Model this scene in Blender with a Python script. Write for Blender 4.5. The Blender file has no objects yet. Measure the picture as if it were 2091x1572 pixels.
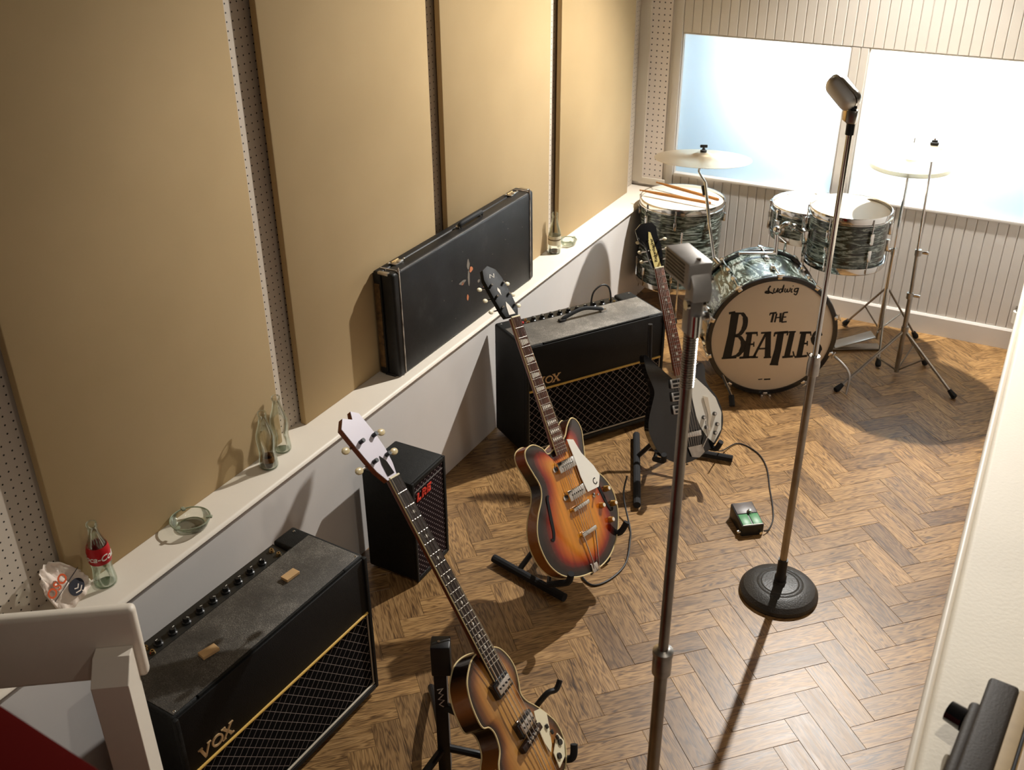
import bpy, bmesh, math, random
from mathutils import Matrix, Vector, Euler
random.seed(7)
SC = bpy.context.scene
COL = SC.collection
PI = math.pi

# ------------------------------------------------------------------ camera
cam_d = bpy.data.cameras.new('camera'); cam = bpy.data.objects.new('camera', cam_d); COL.objects.link(cam)
RIGHT = Vector((0.88000325, 0.4749305, -0.00594184))
DOWN = Vector((0.22439843, -0.42675069, -0.87608743))
FWD = Vector((-0.41861633, 0.76962644, -0.48211566))
CAM_Z = 2.3
m = Matrix((RIGHT, -DOWN, -FWD)).transposed().to_4x4(); m.translation = (0, 0, CAM_Z)
cam.matrix_world = m
cam_d.sensor_width = 36.0; cam_d.lens = 2070.5 / 2091 * 36; cam_d.clip_start = .05; cam_d.clip_end = 60
cam_d.dof.use_dof = True; cam_d.dof.focus_distance = 3.1; cam_d.dof.aperture_fstop = 7.0
SC.camera = cam

# ------------------------------------------------------------------ world, lights, exposure
w = bpy.data.worlds.new('world'); SC.world = w; w.use_nodes = True
w.node_tree.nodes['Background'].inputs[0].default_value = (1.0, .86, .68, 1)
w.node_tree.nodes['Background'].inputs[1].default_value = .02
SC.view_settings.view_transform = 'Standard'; SC.view_settings.look = 'None'
SC.view_settings.exposure = 0.0; SC.view_settings.gamma = 1.0; SC.view_settings.use_curve_mapping = False

def spot(name, loc, aim, watts, col, size, blend, rad):
    d = bpy.data.lights.new(name, 'SPOT'); d.energy = watts; d.color = col
    d.spot_size = math.radians(size); d.spot_blend = blend; d.shadow_soft_size = rad
    o = bpy.data.objects.new(name, d); COL.objects.link(o); o.location = loc
    o.rotation_euler = (Vector(aim) - Vector(loc)).to_track_quat('-Z', 'Y').to_euler()
    return o
def area(name, loc, aim, watts, col, sx, sy):
    d = bpy.data.lights.new(name, 'AREA'); d.energy = watts; d.color = col; d.shape = 'RECTANGLE'; d.size = sx; d.size_y = sy
    o = bpy.data.objects.new(name, d); COL.objects.link(o); o.location = loc
    o.rotation_euler = (Vector(aim) - Vector(loc)).to_track_quat('-Z', 'Y').to_euler()
    return o
# ceiling spot over the drums: throws the sharp shadows towards the camera
spot('ceiling_spot_key', (-.61, 4.88, 2.83), (-.70, 3.05, .0), 550, (1, .962, .905), 112, .55, .03)
# ceiling downlight over the partition
spot('ceiling_downlight', (.25, 1.35, 2.93), (-.35, 1.7, 0), 30, (1, .92, .80), 96, .6, .05)
# added soft frontal fill, behind the camera on the visitors' side
area('front_fill', (.75, -.35, 2.93), (-1.0, 2.2, .6), 7, (1, .93, .84), .6, .6)
# lamp inside the light box behind the frosted windows
area('window_lamp', (-.74, 5.41, 1.30), (-.74, 5.16, 1.30), 95, (1, .97, .95), 1.0, .12)

# ------------------------------------------------------------------ helpers
class B:
    "a bmesh that collects shapes; out() links it as one mesh object"
    def __init__(s): s.bm = bmesh.new()
    def _merge(s, t, mat=None):
        if mat is not None: t.transform(mat)
        me = bpy.data.meshes.new('t'); t.to_mesh(me); t.free(); s.bm.from_mesh(me); bpy.data.meshes.remove(me)
        return s
    def box(s, c, d, rot=None, bev=0, seg=2):
        t = bmesh.new(); bmesh.ops.create_cube(t, size=1)
        t.transform(Matrix.Diagonal((d[0], d[1], d[2], 1)))
        if bev: bmesh.ops.bevel(t, geom=t.edges[:], offset=bev, segments=seg, affect='EDGES', profile=.5, clamp_overlap=True)
        M = Matrix.Translation(c)
        if rot is not None: M = M @ (rot.to_4x4() if isinstance(rot, Matrix) else Euler(rot).to_matrix().to_4x4())
        return s._merge(t, M)
    def lo(s, a, b, bev=0, seg=2):
        return s.box([(a[i] + b[i]) / 2 for i in range(3)], [abs(b[i] - a[i]) for i in range(3)], None, bev, seg)
    def cyl(s, p0, p1, r0, r1=None, n=14, caps=True):
        p0 = Vector(p0); p1 = Vector(p1); r1 = r0 if r1 is None else r1
        d = p1 - p0; q = d.to_track_quat('Z', 'Y').to_matrix().to_4x4()
        return s.lathe([(r0, 0), (r1, d.length)], n, Matrix.Translation(p0) @ q, caps)
    def lathe(s, prof, n=24, mat=None, caps=True):
        t = bmesh.new(); rings = []
        for r, z in prof:
            if r < 1e-6: rings.append([t.verts.new((0, 0, z))])
            else: rings.append([t.verts.new((r * math.cos(2 * PI * i / n), r * math.sin(2 * PI * i / n), z)) for i in range(n)])
        for a, b in zip(rings, rings[1:]):
            for i in range(n):
                j = (i + 1) % n
                if len(a) == 1 and len(b) == 1: continue
                if len(a) == 1: t.faces.new((a[0], b[j], b[i]))
                elif len(b) == 1: t.faces.new((a[i], a[j], b[0]))
                else: t.faces.new((a[i], a[j], b[j], b[i]))
        if caps:
            if len(rings[0]) > 1: t.faces.new(rings[0][::-1])
            if len(rings[-1]) > 1: t.faces.new(rings[-1])
        bmesh.ops.recalc_face_normals(t, faces=t.faces[:])
        return s._merge(t, mat)
    def tube(s, pts, r, n=8, closed=False, caps=True):
        P = [Vector(p) for p in pts]; k = len(P); rr = r if isinstance(r, (list, tuple)) else [r] * k
        t = bmesh.new(); rings = []; up = None
        for i in range(k):
            if closed: d = P[(i + 1) % k] - P[i - 1]
            else: d = P[min(i + 1, k - 1)] - P[max(i - 1, 0)]
            d.normalize()
            if up is None: up = Vector((0, 0, 1)) if abs(d.z) < .9 else Vector((1, 0, 0))
            x = d.cross(up)
            if x.length < 1e-5: x = d.orthogonal()
            x.normalize(); y = x.cross(d).normalized(); up = y
            rings.append([t.verts.new(P[i] + x * rr[i] * math.cos(2 * PI * a / n) + y * rr[i] * math.sin(2 * PI * a / n)) for a in range(n)])
        for i in range(k if closed else k - 1):
            a, b = rings[i], rings[(i + 1) % k]
            for q in range(n): t.faces.new((a[q], a[(q + 1) % n], b[(q + 1) % n], b[q]))
        if caps and not closed: t.faces.new(rings[0][::-1]); t.faces.new(rings[-1])
        bmesh.ops.recalc_face_normals(t, faces=t.faces[:])
        return s._merge(t)
    def prism(s, poly, a, b, mat=None, bev=0, seg=2):
        "poly in (x, y), extruded from z=a to z=b"
        t = bmesh.new(); lo = [t.verts.new((x, y, a)) for x, y in poly]; hi = [t.verts.new((x, y, b)) for x, y in poly]
        n = len(poly); fl = t.faces.new(lo[::-1]); fh = t.faces.new(hi)
        for i in range(n): t.faces.new((lo[i], lo[(i + 1) % n], hi[(i + 1) % n], hi[i]))
        bmesh.ops.recalc_face_normals(t, faces=t.faces[:])
        if bev:
            es = [e for e in t.edges if (e.verts[0].co.z - e.verts[1].co.z) ** 2 < 1e-10]
            bmesh.ops.bevel(t, geom=es, offset=bev, segments=seg, affect='EDGES', profile=.5, clamp_overlap=True)
        return s._merge(t, mat)
    def sphere(s, c, r, n=12, sc=(1, 1, 1)):
        t = bmesh.new(); bmesh.ops.create_uvsphere(t, u_segments=n, v_segments=max(6, n // 2), radius=r)
        return s._merge(t, Matrix.Translation(c) @ Matrix.Diagonal((sc[0], sc[1], sc[2], 1)))
    def ring(s, c, R_, r, mat=None, n=40, k=8):
        pts = [(R_ * math.cos(2 * PI * i / n), R_ * math.sin(2 * PI * i / n), 0) for i in range(n)]
        M = Matrix.Translation(c) @ (mat or Matrix())
        return s.tube([M @ Vector(p) for p in pts], r, k, closed=True)
    def stroke(s, pts, wd, a, b, mat=None):
        "flat thick polyline in (x, y) between z=a and z=b"
        P = [Vector(p) for p in pts]; k = len(P); ww = wd if isinstance(wd, (list, tuple)) else [wd] * k; L = []; R_ = []
        for i in range(k):
            d = (P[min(i + 1, k - 1)] - P[max(i - 1, 0)]).normalized(); nn = Vector((-d.y, d.x)) * ww[i] / 2
            L.append(P[i] + nn); R_.append(P[i] - nn)
        t = bmesh.new()
        vs = [[t.verts.new((p.x, p.y, z)) for p in side] for side in (L, R_) for z in (a, b)]
        l0, l1, r0, r1 = vs
        for i in range(k - 1):
            t.faces.new((l1[i], l1[i + 1], r1[i + 1], r1[i])); t.faces.new((l0[i], r0[i], r0[i + 1], l0[i + 1]))
            t.faces.new((l0[i], l0[i + 1], l1[i + 1], l1[i])); t.faces.new((r0[i], r1[i], r1[i + 1], r0[i + 1]))
        t.faces.new((l0[0], l1[0], r1[0], r0[0])); t.faces.new((l0[-1], r0[-1], r1[-1], l1[-1]))
        bmesh.ops.recalc_face_normals(t, faces=t.faces[:])
        return s._merge(t, mat)
    def xf(s, M): s.bm.transform(M); return s
    def mesh(s, name, mat, smooth=35):
        me = bpy.data.meshes.new(name); s.bm.to_mesh(me); s.bm.free()
        if mat is not None: me.materials.append(mat)
        if smooth:
            me.polygons.foreach_set('use_smooth', [True] * len(me.polygons))
            me.set_sharp_from_angle(angle=math.radians(smooth))
        return me
    def out(s, name, mat, parent=None, smooth=35, label=None):
        return link(name, s.mesh(name, mat, smooth), parent, label)

def link(name, me, parent=None, label=None):
    o = bpy.data.objects.new(name, me); COL.objects.link(o)
    if parent is not None: o.parent = parent
    if label: o['label'] = label
    return o
def thing(name, label, cat, loc=(0, 0, 0), rz=0, group=None, M=None):
    o = bpy.data.objects.new(name, None); COL.objects.link(o); o.empty_display_size = .05
    if M is not None: o.matrix_world = M
    else: o.location = loc; o.rotation_euler = (0, 0, rz)
    return tag(o, label, cat, group)
def tag(o, label, cat, group=None):
    o['label'] = label; o['category'] = cat
    if group: o['group'] = group
    return o
def struct(o): o['kind'] = 'structure'; return o
def cat_rom(pts, n=6, closed=True):
    P = [Vector(p) for p in pts]; k = len(P); out = []
    for i in range(k if closed else k - 1):
        if closed: a, b, c_, d = P[i - 1], P[i], P[(i + 1) % k], P[(i + 2) % k]
        else: a, b, c_, d = P[max(i - 1, 0)], P[i], P[i + 1], P[min(i + 2, k - 1)]
        for j in range(n):
            t = j / n; t2 = t * t; t3 = t2 * t
            out.append(.5 * ((2 * b) + (c_ - a) * t + (2 * a - 5 * b + 4 * c_ - d) * t2 + (3 * b - a - 3 * c_ + d) * t3))
    if not closed: out.append(P[-1])
    return out
def text_mesh(txt, size, depth, shear=0, bold=0):
    cu = bpy.data.curves.new('txt', 'FONT'); cu.body = txt; cu.size = size; cu.extrude = depth; cu.shear = shear; cu.offset = bold
    cu.align_x = 'CENTER'; cu.align_y = 'CENTER'
    o = bpy.data.objects.new('txt', cu); COL.objects.link(o)
    dg = bpy.context.evaluated_depsgraph_get(); me = bpy.data.meshes.new_from_object(o.evaluated_get(dg))
    bpy.data.objects.remove(o); bpy.data.curves.remove(cu)
    return me
def text(name, txt, size, depth, mat, parent, M, shear=0, bold=0):
    me = text_mesh(txt, size, depth, shear, bold); me.transform(M); me.materials.clear(); me.materials.append(mat); me.name = name
    return link(name, me, parent)

# ------------------------------------------------------------------ materials
MATS = {}
def nt(name):
    m_ = bpy.data.materials.new(name); m_.use_nodes = True; t = m_.node_tree
    return m_, t, t.nodes['Principled BSDF']
def N(t, typ, **kw):
    n_ = t.nodes.new(typ)
    for k, v in kw.items():
        if hasattr(n_, k): setattr(n_, k, v)
        else: n_.inputs[k].default_value = v
    return n_
def ramp(t, stops, interp='LINEAR'):
    r = t.nodes.new('ShaderNodeValToRGB'); cr = r.color_ramp; cr.interpolation = interp
    while len(cr.elements) < len(stops): cr.elements.new(.5)
    for e, (p, c_) in zip(cr.elements, stops): e.position = p; e.color = (*c_, 1)
    return r
def srgb(r, g, b):
    f = lambda v: (v / 255 / 12.92) if v / 255 <= .04045 else ((v / 255 + .055) / 1.055) ** 2.4
    return (f(r), f(g), f(b))
def pm(name, col, rough=.5, metal=0, spec=.5, coat=0, var=0, vscale=8, bump=0, bscale=60, alpha=None, trans=0, ior=1.45):
    if name in MATS: return MATS[name]
    m_, t, p = nt(name)
    p.inputs['Base Color'].default_value = (*col, 1); p.inputs['Roughness'].default_value = rough
    p.inputs['Metallic'].default_value = metal; p.inputs['Specular IOR Level'].default_value = spec
    p.inputs['Coat Weight'].default_value = coat; p.inputs['Transmission Weight'].default_value = trans; p.inputs['IOR'].default_value = ior
    tc = N(t, 'ShaderNodeTexCoord')
    if var:
        n_ = N(t, 'ShaderNodeTexNoise', Scale=vscale, Detail=5.0); t.links.new(tc.outputs['Object'], n_.inputs['Vector'])
        lo = tuple(max(0, c_ * (1 - var)) for c_ in col); hi = tuple(min(1, c_ * (1 + var)) for c_ in col)
        r = ramp(t, [(.3, lo), (.7, hi)]); t.links.new(n_.outputs['Fac'], r.inputs[0]); t.links.new(r.outputs[0], p.inputs['Base Color'])
    if bump:
        n_ = N(t, 'ShaderNodeTexNoise', Scale=bscale, Detail=3.0); t.links.new(tc.outputs['Object'], n_.inputs['Vector'])
        b = N(t, 'ShaderNodeBump', Strength=bump, Distance=.002); t.links.new(n_.outputs['Fac'], b.inputs['Height']); t.links.new(b.outputs[0], p.inputs['Normal'])
    MATS[name] = m_
    return m_

WHITE = pm('white_paint', srgb(226, 216, 200), .45, var=.03, vscale=5, bump=.15, bscale=40)
WHITE2 = pm('wall_white_paint', srgb(222, 217, 212), .55, var=.03, vscale=4)
CREAM = pm('cream_paint', srgb(232, 222, 203), .6, var=.04, vscale=3, bump=.25, bscale=120)
BOARD = pm('beadboard_paint', srgb(220, 214, 206), .5, var=.03, vscale=6)
CEIL = pm('ceiling_paint', srgb(96, 86, 74), .8)
FAR = pm('visitor_wall_paint', srgb(70, 56, 42), .8)
BLACK = pm('black_metal', (.012, .012, .013), .4, spec=.5)
RUBBER = pm('black_rubber', (.010, .011, .012), .75)
FOAM = pm('black_foam', (.014, .014, .015), .9)
CHROME = pm('chrome', (.72, .71, .69), .12, 1)
NICKEL = pm('worn_nickel', (.50, .47, .43), .3, 1, var=.25, vscale=30)
STEEL = pm('dull_steel', (.36, .33, .29), .34, 1, var=.2, vscale=14)
BRASS = pm('brass', (.62, .45, .22), .3, 1)
GOLDP = pm('gold_piping', srgb(226, 184, 92), .45, spec=.5)
SILVP = pm('silver_piping', srgb(190, 180, 160), .4)
TOLEX = pm('black_tolex', (.009, .0095, .009), .6, spec=.3, var=.3, vscale=90, bump=.6, bscale=420)
IVORY = pm('ivory_plastic', srgb(232, 222, 190), .35)
PGWHITE = pm('white_plastic', srgb(236, 232, 220), .3)
BLKGLOSS = pm('black_lacquer', (.010, .010, .011), .12, spec=.6, coat=.5)
# ------------------------------------------------------------------ surface materials
def mat_parquet():
    m_, t, p = nt('oak_parquet'); L = t.links.new
    uv = N(t, 'ShaderNodeUVMap'); oi = N(t, 'ShaderNodeObjectInfo'); at = N(t, 'ShaderNodeAttribute', attribute_name='tone')
    add = N(t, 'ShaderNodeMath', operation='ADD'); L(oi.outputs['Random'], add.inputs[0]); L(at.outputs['Fac'], add.inputs[1])
    fr = N(t, 'ShaderNodeMath', operation='FRACT'); L(add.outputs[0], fr.inputs[0])
    sh = N(t, 'ShaderNodeVectorMath', operation='SCALE'); sh.inputs[0].default_value = (37.0, 91.0, 13.0); L(fr.outputs[0], sh.inputs['Scale'])
    pos = N(t, 'ShaderNodeVectorMath', operation='ADD'); L(uv.outputs[0], pos.inputs[0]); L(sh.outputs[0], pos.inputs[1])
    mp = N(t, 'ShaderNodeMapping'); mp.inputs['Scale'].default_value = (4.2, 40.0, 1); L(pos.outputs[0], mp.inputs[0])
    warp = N(t, 'ShaderNodeTexNoise', Scale=1.1, Detail=2.0); L(mp.outputs[0], warp.inputs['Vector'])
    wv = N(t, 'ShaderNodeTexNoise', Scale=1.0, Detail=9.0, Roughness=.72, Distortion=1.0); L(mp.outputs[0], wv.inputs['Vector'])
    # cathedral rings: sine of warped distance
    mul = N(t, 'ShaderNodeMath', operation='MULTIPLY'); mul.inputs[1].default_value = 60; L(warp.outputs['Fac'], mul.inputs[0])
    sn = N(t, 'ShaderNodeMath', operation='SINE'); L(mul.outputs[0], sn.inputs[0])
    mr = N(t, 'ShaderNodeMapRange'); mr.inputs['From Min'].default_value = -1; mr.inputs['To Min'].default_value = 0; L(sn.outputs[0], mr.inputs[0])
    mixg = N(t, 'ShaderNodeMath', operation='MULTIPLY_ADD'); mixg.inputs[1].default_value = .30; L(mr.outputs[0], mixg.inputs[0]); L(wv.outputs['Fac'], mixg.inputs[2])
    r = ramp(t, [(.34, srgb(62, 42, 25)), (.50, srgb(116, 86, 51)), (.68, srgb(152, 117, 73)), (.92, srgb(176, 141, 94))])
    L(mixg.outputs[0], r.inputs[0])
    # tone of each block
    rt = ramp(t, [(0, (.56, .52, .48)), (.3, (.78, .75, .71)), (.6, (.93, .91, .86)), (1, (1.10, 1.07, 1.0))]); L(fr.outputs[0], rt.inputs[0])
    mx = N(t, 'ShaderNodeMix', data_type='RGBA', blend_type='MULTIPLY'); mx.inputs[0].default_value = 1
    L(r.outputs[0], mx.inputs[6]); L(rt.outputs[0], mx.inputs[7]); L(mx.outputs[2], p.inputs['Base Color'])
    p.inputs['Roughness'].default_value = .36; p.inputs['Specular IOR Level'].default_value = .5
    rr = N(t, 'ShaderNodeMapRange'); rr.inputs['To Min'].default_value = .30; rr.inputs['To Max'].default_value = .48; L(wv.outputs['Fac'], rr.inputs[0]); L(rr.outputs[0], p.inputs['Roughness'])
    b = N(t, 'ShaderNodeBump', Strength=.18, Distance=.001); L(wv.outputs['Fac'], b.inputs['Height']); L(b.outputs[0], p.inputs['Normal'])
    return m_
def mat_peg(name, axes, pitch=.0235, r=.11, col=srgb(204, 192, 176)):
    "white hardboard with a square grid of small dark holes; axes = which object axes span the board"
    m_, t, p = nt(name); L = t.links.new
    tc = N(t, 'ShaderNodeTexCoord'); sp = N(t, 'ShaderNodeSeparateXYZ'); L(tc.outputs['Object'], sp.inputs[0]); ds = []
    for a in axes:
        d = N(t, 'ShaderNodeMath', operation='DIVIDE'); d.inputs[1].default_value = pitch; L(sp.outputs[a], d.inputs[0])
        f = N(t, 'ShaderNodeMath', operation='FRACT'); L(d.outputs[0], f.inputs[0])
        s_ = N(t, 'ShaderNodeMath', operation='SUBTRACT'); s_.inputs[1].default_value = .5; L(f.outputs[0], s_.inputs[0])
        q = N(t, 'ShaderNodeMath', operation='POWER'); q.inputs[1].default_value = 2; L(s_.outputs[0], q.inputs[0]); ds.append(q)
    a = N(t, 'ShaderNodeMath', operation='ADD'); L(ds[0].outputs[0], a.inputs[0]); L(ds[1].outputs[0], a.inputs[1])
    lt = N(t, 'ShaderNodeMath', operation='LESS_THAN'); lt.inputs[1].default_value = r * r; L(a.outputs[0], lt.inputs[0])
    mx = N(t, 'ShaderNodeMix', data_type='RGBA'); mx.inputs[6].default_value = (*col, 1); mx.inputs[7].default_value = (.02, .016, .012, 1)
    L(lt.outputs[0], mx.inputs[0]); L(mx.outputs[2], p.inputs['Base Color']); p.inputs['Roughness'].default_value = .55
    return m_
def mat_fabric():
    m_, t, p = nt('tan_panel_fabric'); L = t.links.new
    tc = N(t, 'ShaderNodeTexCoord')
    a = N(t, 'ShaderNodeTexNoise', Scale=1.6, Detail=4.0); L(tc.outputs['Object'], a.inputs['Vector'])
    r = ramp(t, [(.3, srgb(168, 143, 101)), (.7, srgb(181, 155, 112))]); L(a.outputs['Fac'], r.inputs[0]); L(r.outputs[0], p.inputs['Base Color'])
    n_ = N(t, 'ShaderNodeTexNoise', Scale=900.0, Detail=2.0); L(tc.outputs['Object'], n_.inputs['Vector'])
    b = N(t, 'ShaderNodeBump', Strength=.25, Distance=.001); L(n_.outputs['Fac'], b.inputs['Height']); L(b.outputs[0], p.inputs['Normal'])
    p.inputs['Roughness'].default_value = .85; p.inputs['Specular IOR Level'].default_value = .2; p.inputs['Sheen Weight'].default_value = .1
    return m_
def mat_frost():
    m_, t, p = nt('frosted_glass'); L = t.links.new; o = t.nodes['Material Output']
    tr = N(t, 'ShaderNodeBsdfTranslucent'); tr.inputs['Color'].default_value = (.82, .885, .915, 1)
    di = N(t, 'ShaderNodeBsdfDiffuse'); di.inputs['Color'].default_value = (.7, .8, .85, 1)
    mx = N(t, 'ShaderNodeMixShader'); mx.inputs[0].default_value = .25; L(tr.outputs[0], mx.inputs[1]); L(di.outputs[0], mx.inputs[2]); L(mx.outputs[0], o.inputs[0])
    return m_
PARQ = mat_parquet(); PEGL = mat_peg('pegboard_left', (1, 2)); PEGB = mat_peg('pegboard_back', (0, 2), .03, .12, srgb(240, 230, 222)); FABRIC = mat_fabric(); FROST = mat_frost()  # back strip paler: key-light overexposure put into its board colour

# ------------------------------------------------------------------ room shell
XW, YB, ZL = -1.8757, 5.159, .547
XPEG = -2.035
struct(B().lo((-2.3, -1.6, -.12), (2.6, 5.75, -.006)).out('floor', pm('subfloor', srgb(60, 42, 26), .7), smooth=0))
FLOOR = bpy.data.objects['floor']
# herringbone blocks
BW, BL = .0833, .2499
def block_mesh(name, items):
    "items: (matrix, tone offset); blocks with a small bevel, uv along the grain"
    bm = bmesh.new(); uvl = bm.loops.layers.uv.new('UVMap'); tl = bm.verts.layers.float.new('tone'); g = .0002; bv = .0007; th = .012
    for M, tone in items:
        hx, hy = BL / 2 - g, BW / 2 - g; ox, oy = (random.random() * 50, random.random() * 50) if len(items) > 1 else (0, 0)
        lv = [(hx, hy, -th), (hx, hy, -bv), (hx - bv, hy - bv, 0)]
        rings = []
        for a, b, z in lv:
            ring = []
            for sx, sy in ((-1, -1), (1, -1), (1, 1), (-1, 1)):
                v = bm.verts.new(M @ Vector((sx * a, sy * b, z))); v[tl] = tone; ring.append((v, (sx * a + ox, sy * b + oy)))
            rings.append(ring)
        fs = []
        for r0, r1 in zip(rings, rings[1:]):
            for i in range(4): fs.append([r0[i], r0[(i + 1) % 4], r1[(i + 1) % 4], r1[i]])
        fs.append(rings[-1])
        for q in fs:
            f = bm.faces.new([v for v, _ in q])
            for lp, (_, u) in zip(f.loops, q): lp[uvl].uv = u
    me = bpy.data.meshes.new(name); bm.to_mesh(me); bm.free(); me.materials.append(PARQ)
    return me
def cam_px(P):
    d = Vector(P) - Vector((0, 0, CAM_Z)); z = d.dot(FWD)
    return (1045.5 + 2070.5 * d.dot(RIGHT) / z, 786 + 2070.5 * d.dot(DOWN) / z, z) if z > .1 else (-9e9, 0, 0)
u_, v_ = Vector((1, -1)) / math.sqrt(2), Vector((-1, -1)) / math.sqrt(2)
OO = Vector((-.912, 2.43)) - (u_ * 1.5 + v_ * .5) * BW
blocks = []
for i in range(-90, 90):
    for j in range(-12, 13):
        for kind, (cp, cq), ang in (('a', (1.5, .5), -PI / 4), ('b', (3.5, -.5), PI / 4)):
            p_, q_ = cp + i + 3 * j, cq + i - 3 * j
            c_ = OO + u_ * p_ * BW + v_ * q_ * BW
            if -1.98 < c_.x < .16 and .70 < c_.y < 5.27: blocks.append((c_.x, c_.y, ang + (PI if random.random() < .5 else 0)))
def seen(b):
    x, y, z = cam_px((b[0], b[1], 0)); return -60 < x < 2150 and -60 < y < 1640
hid = lambda b: (b[0] < -1.5 and 1.1 < b[1] < 1.8) or (b[0] < -1.62 and 2.25 < b[1] < 2.45) or b[0] > .0 or (b[1] > 4.55 and b[0] < -.85) or (b[0] < -1.45 and b[1] > 3.3)
vis = [b for b in blocks if seen(b) and not hid(b)]; vis.sort(key=lambda b: cam_px((b[0], b[1], 0))[2])
near, rest = vis[:300], vis[300:]; ns = set(near); rest = [b for b in blocks if b not in ns]
bme = block_mesh('parquet_block', [(Matrix(), 0.0)])
for x, y, a in near:
    o = link('parquet_block', bme, FLOOR); o.location = (x, y, random.uniform(-.0004, .0003)); o.rotation_euler = (0, 0, a)
o = link('parquet_far_blocks', block_mesh('parquet_far_blocks', [(Matrix.Translation((x, y, -.0002)) @ Matrix.Rotation(a, 4, 'Z'), random.random()) for x, y, a in rest]), FLOOR); o['kind'] = 'stuff'

# left wall: low wall, ledge, pegboard above
struct(B().lo((-2.25, -.2, 0), (XW, YB, ZL - .022)).out('wall_left_lower', WHITE2, smooth=0))
prof = [(-2.2, ZL - .022), (XW + .002, ZL - .022), (XW + .009, ZL - .019), (XW + .0135, ZL - .011), (XW + .009, ZL - .003), (XW + .002, ZL), (-2.2, ZL)]
struct(B().prism(prof, .2, YB, Matrix(((1, 0, 0, 0), (0, 0, 1, 0), (0, 1, 0, 0), (0, 0, 0, 1)))).out('trim_1', WHITE, smooth=50))
struct(B().lo((-2.2, -.2, ZL), (XPEG, YB, 3.0)).out('wall_left', PEGL, smooth=0))
# four cloth covered panels standing on the ledge
for (a, b), lab in zip(((1.265, 2.111), (2.231, 3.079), (3.165, 4.047), (4.152, 5.008)),
        ('wide tan fabric wall panel nearest the viewer, above the red labelled bottle', 'tan fabric wall panel behind the left end of the black case',
         'tan fabric wall panel behind the right end of the black case', 'tan fabric wall panel farthest back, beside the bright window')):
    t_ = thing('acoustic_panel', lab, 'wall panel', (0, 0, 0), group='tan fabric wall panels')
    B().lo((-2.0, a, ZL), (XPEG + .012, b, 2.92), .004).out('cloth_cover', FABRIC, t_)
    B().lo((XPEG + .011, a + .015, ZL + .001), (XPEG + .001, b - .015, 2.9)).out('back_frame', pm('dark_pine', srgb(70, 48, 28), .7), t_, 0)

# back wall with two window openings
W1, W2, WZ0, WZ1 = (-1.80, -.955), (-.872, -.027), .637, 1.376
def holed(name, xs, zs, skip, y0, y1, mat):
    bm = bmesh.new(); V = {}
    g = lambda x, z: V.setdefault((x, z), bm.verts.new((x, 0, z))) if (x, z) not in V else V[(x, z)]
    for i in range(len(xs) - 1):
        for k in range(len(zs) - 1):
            if (i, k) in skip: continue
            bm.faces.new((g(xs[i], zs[k]), g(xs[i + 1], zs[k]), g(xs[i + 1], zs[k + 1]), g(xs[i], zs[k + 1])))
    r = bmesh.ops.extrude_face_region(bm, geom=bm.faces[:])
    for e in r['geom']:
        if isinstance(e, bmesh.types.BMVert): e.co.y = y1
    for v in bm.verts:
        if v.co.y == 0: v.co.y = y0
    bmesh.ops.recalc_face_normals(bm, faces=bm.faces[:])
    me = bpy.data.meshes.new(name); bm.to_mesh(me); bm.free(); me.materials.append(mat); return link(name, me)
WB = struct(holed('wall_back', [-2.25, W1[0], W1[1], W2[0], W2[1], 2.6], [0, WZ0, WZ1, 3.0], {(1, 1), (3, 1)}, YB + .012, YB + .07, BOARD))
PIT = .047
def plank_mesh(name, w_, h_):
    b = B(); c_ = .004
    poly = [(-w_ / 2 + .0008, 0), (w_ / 2 - .0008, 0), (w_ / 2 - .0008, -.009), (w_ / 2 - c_, -.0125), (-w_ / 2 + c_, -.0125), (-w_ / 2 + .0008, -.009)]
    b.prism(poly, 0, h_); return b.mesh(name, BOARD, 0)
lowm, upm, midm = plank_mesh('plank', PIT, WZ0 - .107), plank_mesh('plank', PIT, 3.0 - WZ1 - .003), plank_mesh('plank', .0415, WZ1 - WZ0 - .001)
x = W1[0] + PIT / 2
while x < .8:
    for me, z in ((lowm, .107), (upm, WZ1 + .003)):
        o = link('plank', me, WB); o.location = (x, YB + .0125, z)
    x += PIT
for x in (-.934, -.893):
    o = link('plank', midm, WB); o.location = (x, YB + .0125, WZ0)
B().lo((-1.84, YB - .004, .107), (W1[0] - .001, YB + .012, 3.0), .002).out('stile', BOARD, WB)
B().lo((-1.862, YB + .001, .56), (-1.998, YB + .013, 3.0)).out('pegboard_strip', PEGB, WB, 0)
B().lo((-1.975, YB - .006, .57), (-2.034, YB + .012, 3.0), .002).out('corner_post', WHITE, WB)
B().lo((-1.842, YB - .010, .565), (-1.975, YB + .0, .60), .003).out('peg_rail', WHITE, WB)
struct(B().prism([(YB + .012, 0), (YB - .012, 0), (YB - .012, .096), (YB - .006, .106), (YB + .012, .106)], -1.87, 2.5,
       Matrix(((0, 0, 1, 0), (1, 0, 0, 0), (0, 1, 0, 0), (0, 0, 0, 1)))).out('baseboard_back', BOARD, smooth=0))
for k, (a, b) in enumerate((W1, W2)):
    wd = bpy.data.objects.new('window_%d' % (k + 1), None); COL.objects.link(wd); wd['kind'] = 'structure'
    B().lo((a, YB + .03, WZ0), (b, YB + .036, WZ1)).out('pane', FROST, wd, 0)
    wf = .006
    for n_, lo, hi in (('frame_side', (a, YB + .004, WZ0), (a + wf, YB + .03, WZ1)), ('frame_side', (b - wf, YB + .004, WZ0), (b, YB + .03, WZ1)),
                       ('frame_sill', (a + wf, YB - .008, WZ0 - .004), (b - wf, YB + .03, WZ0 + .012)), ('frame_head', (a + wf, YB + .004, WZ1 - .006), (b - wf, YB + .03, WZ1))):
        B().lo(lo, hi, .0015).out(n_, BOARD, wd)
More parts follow.
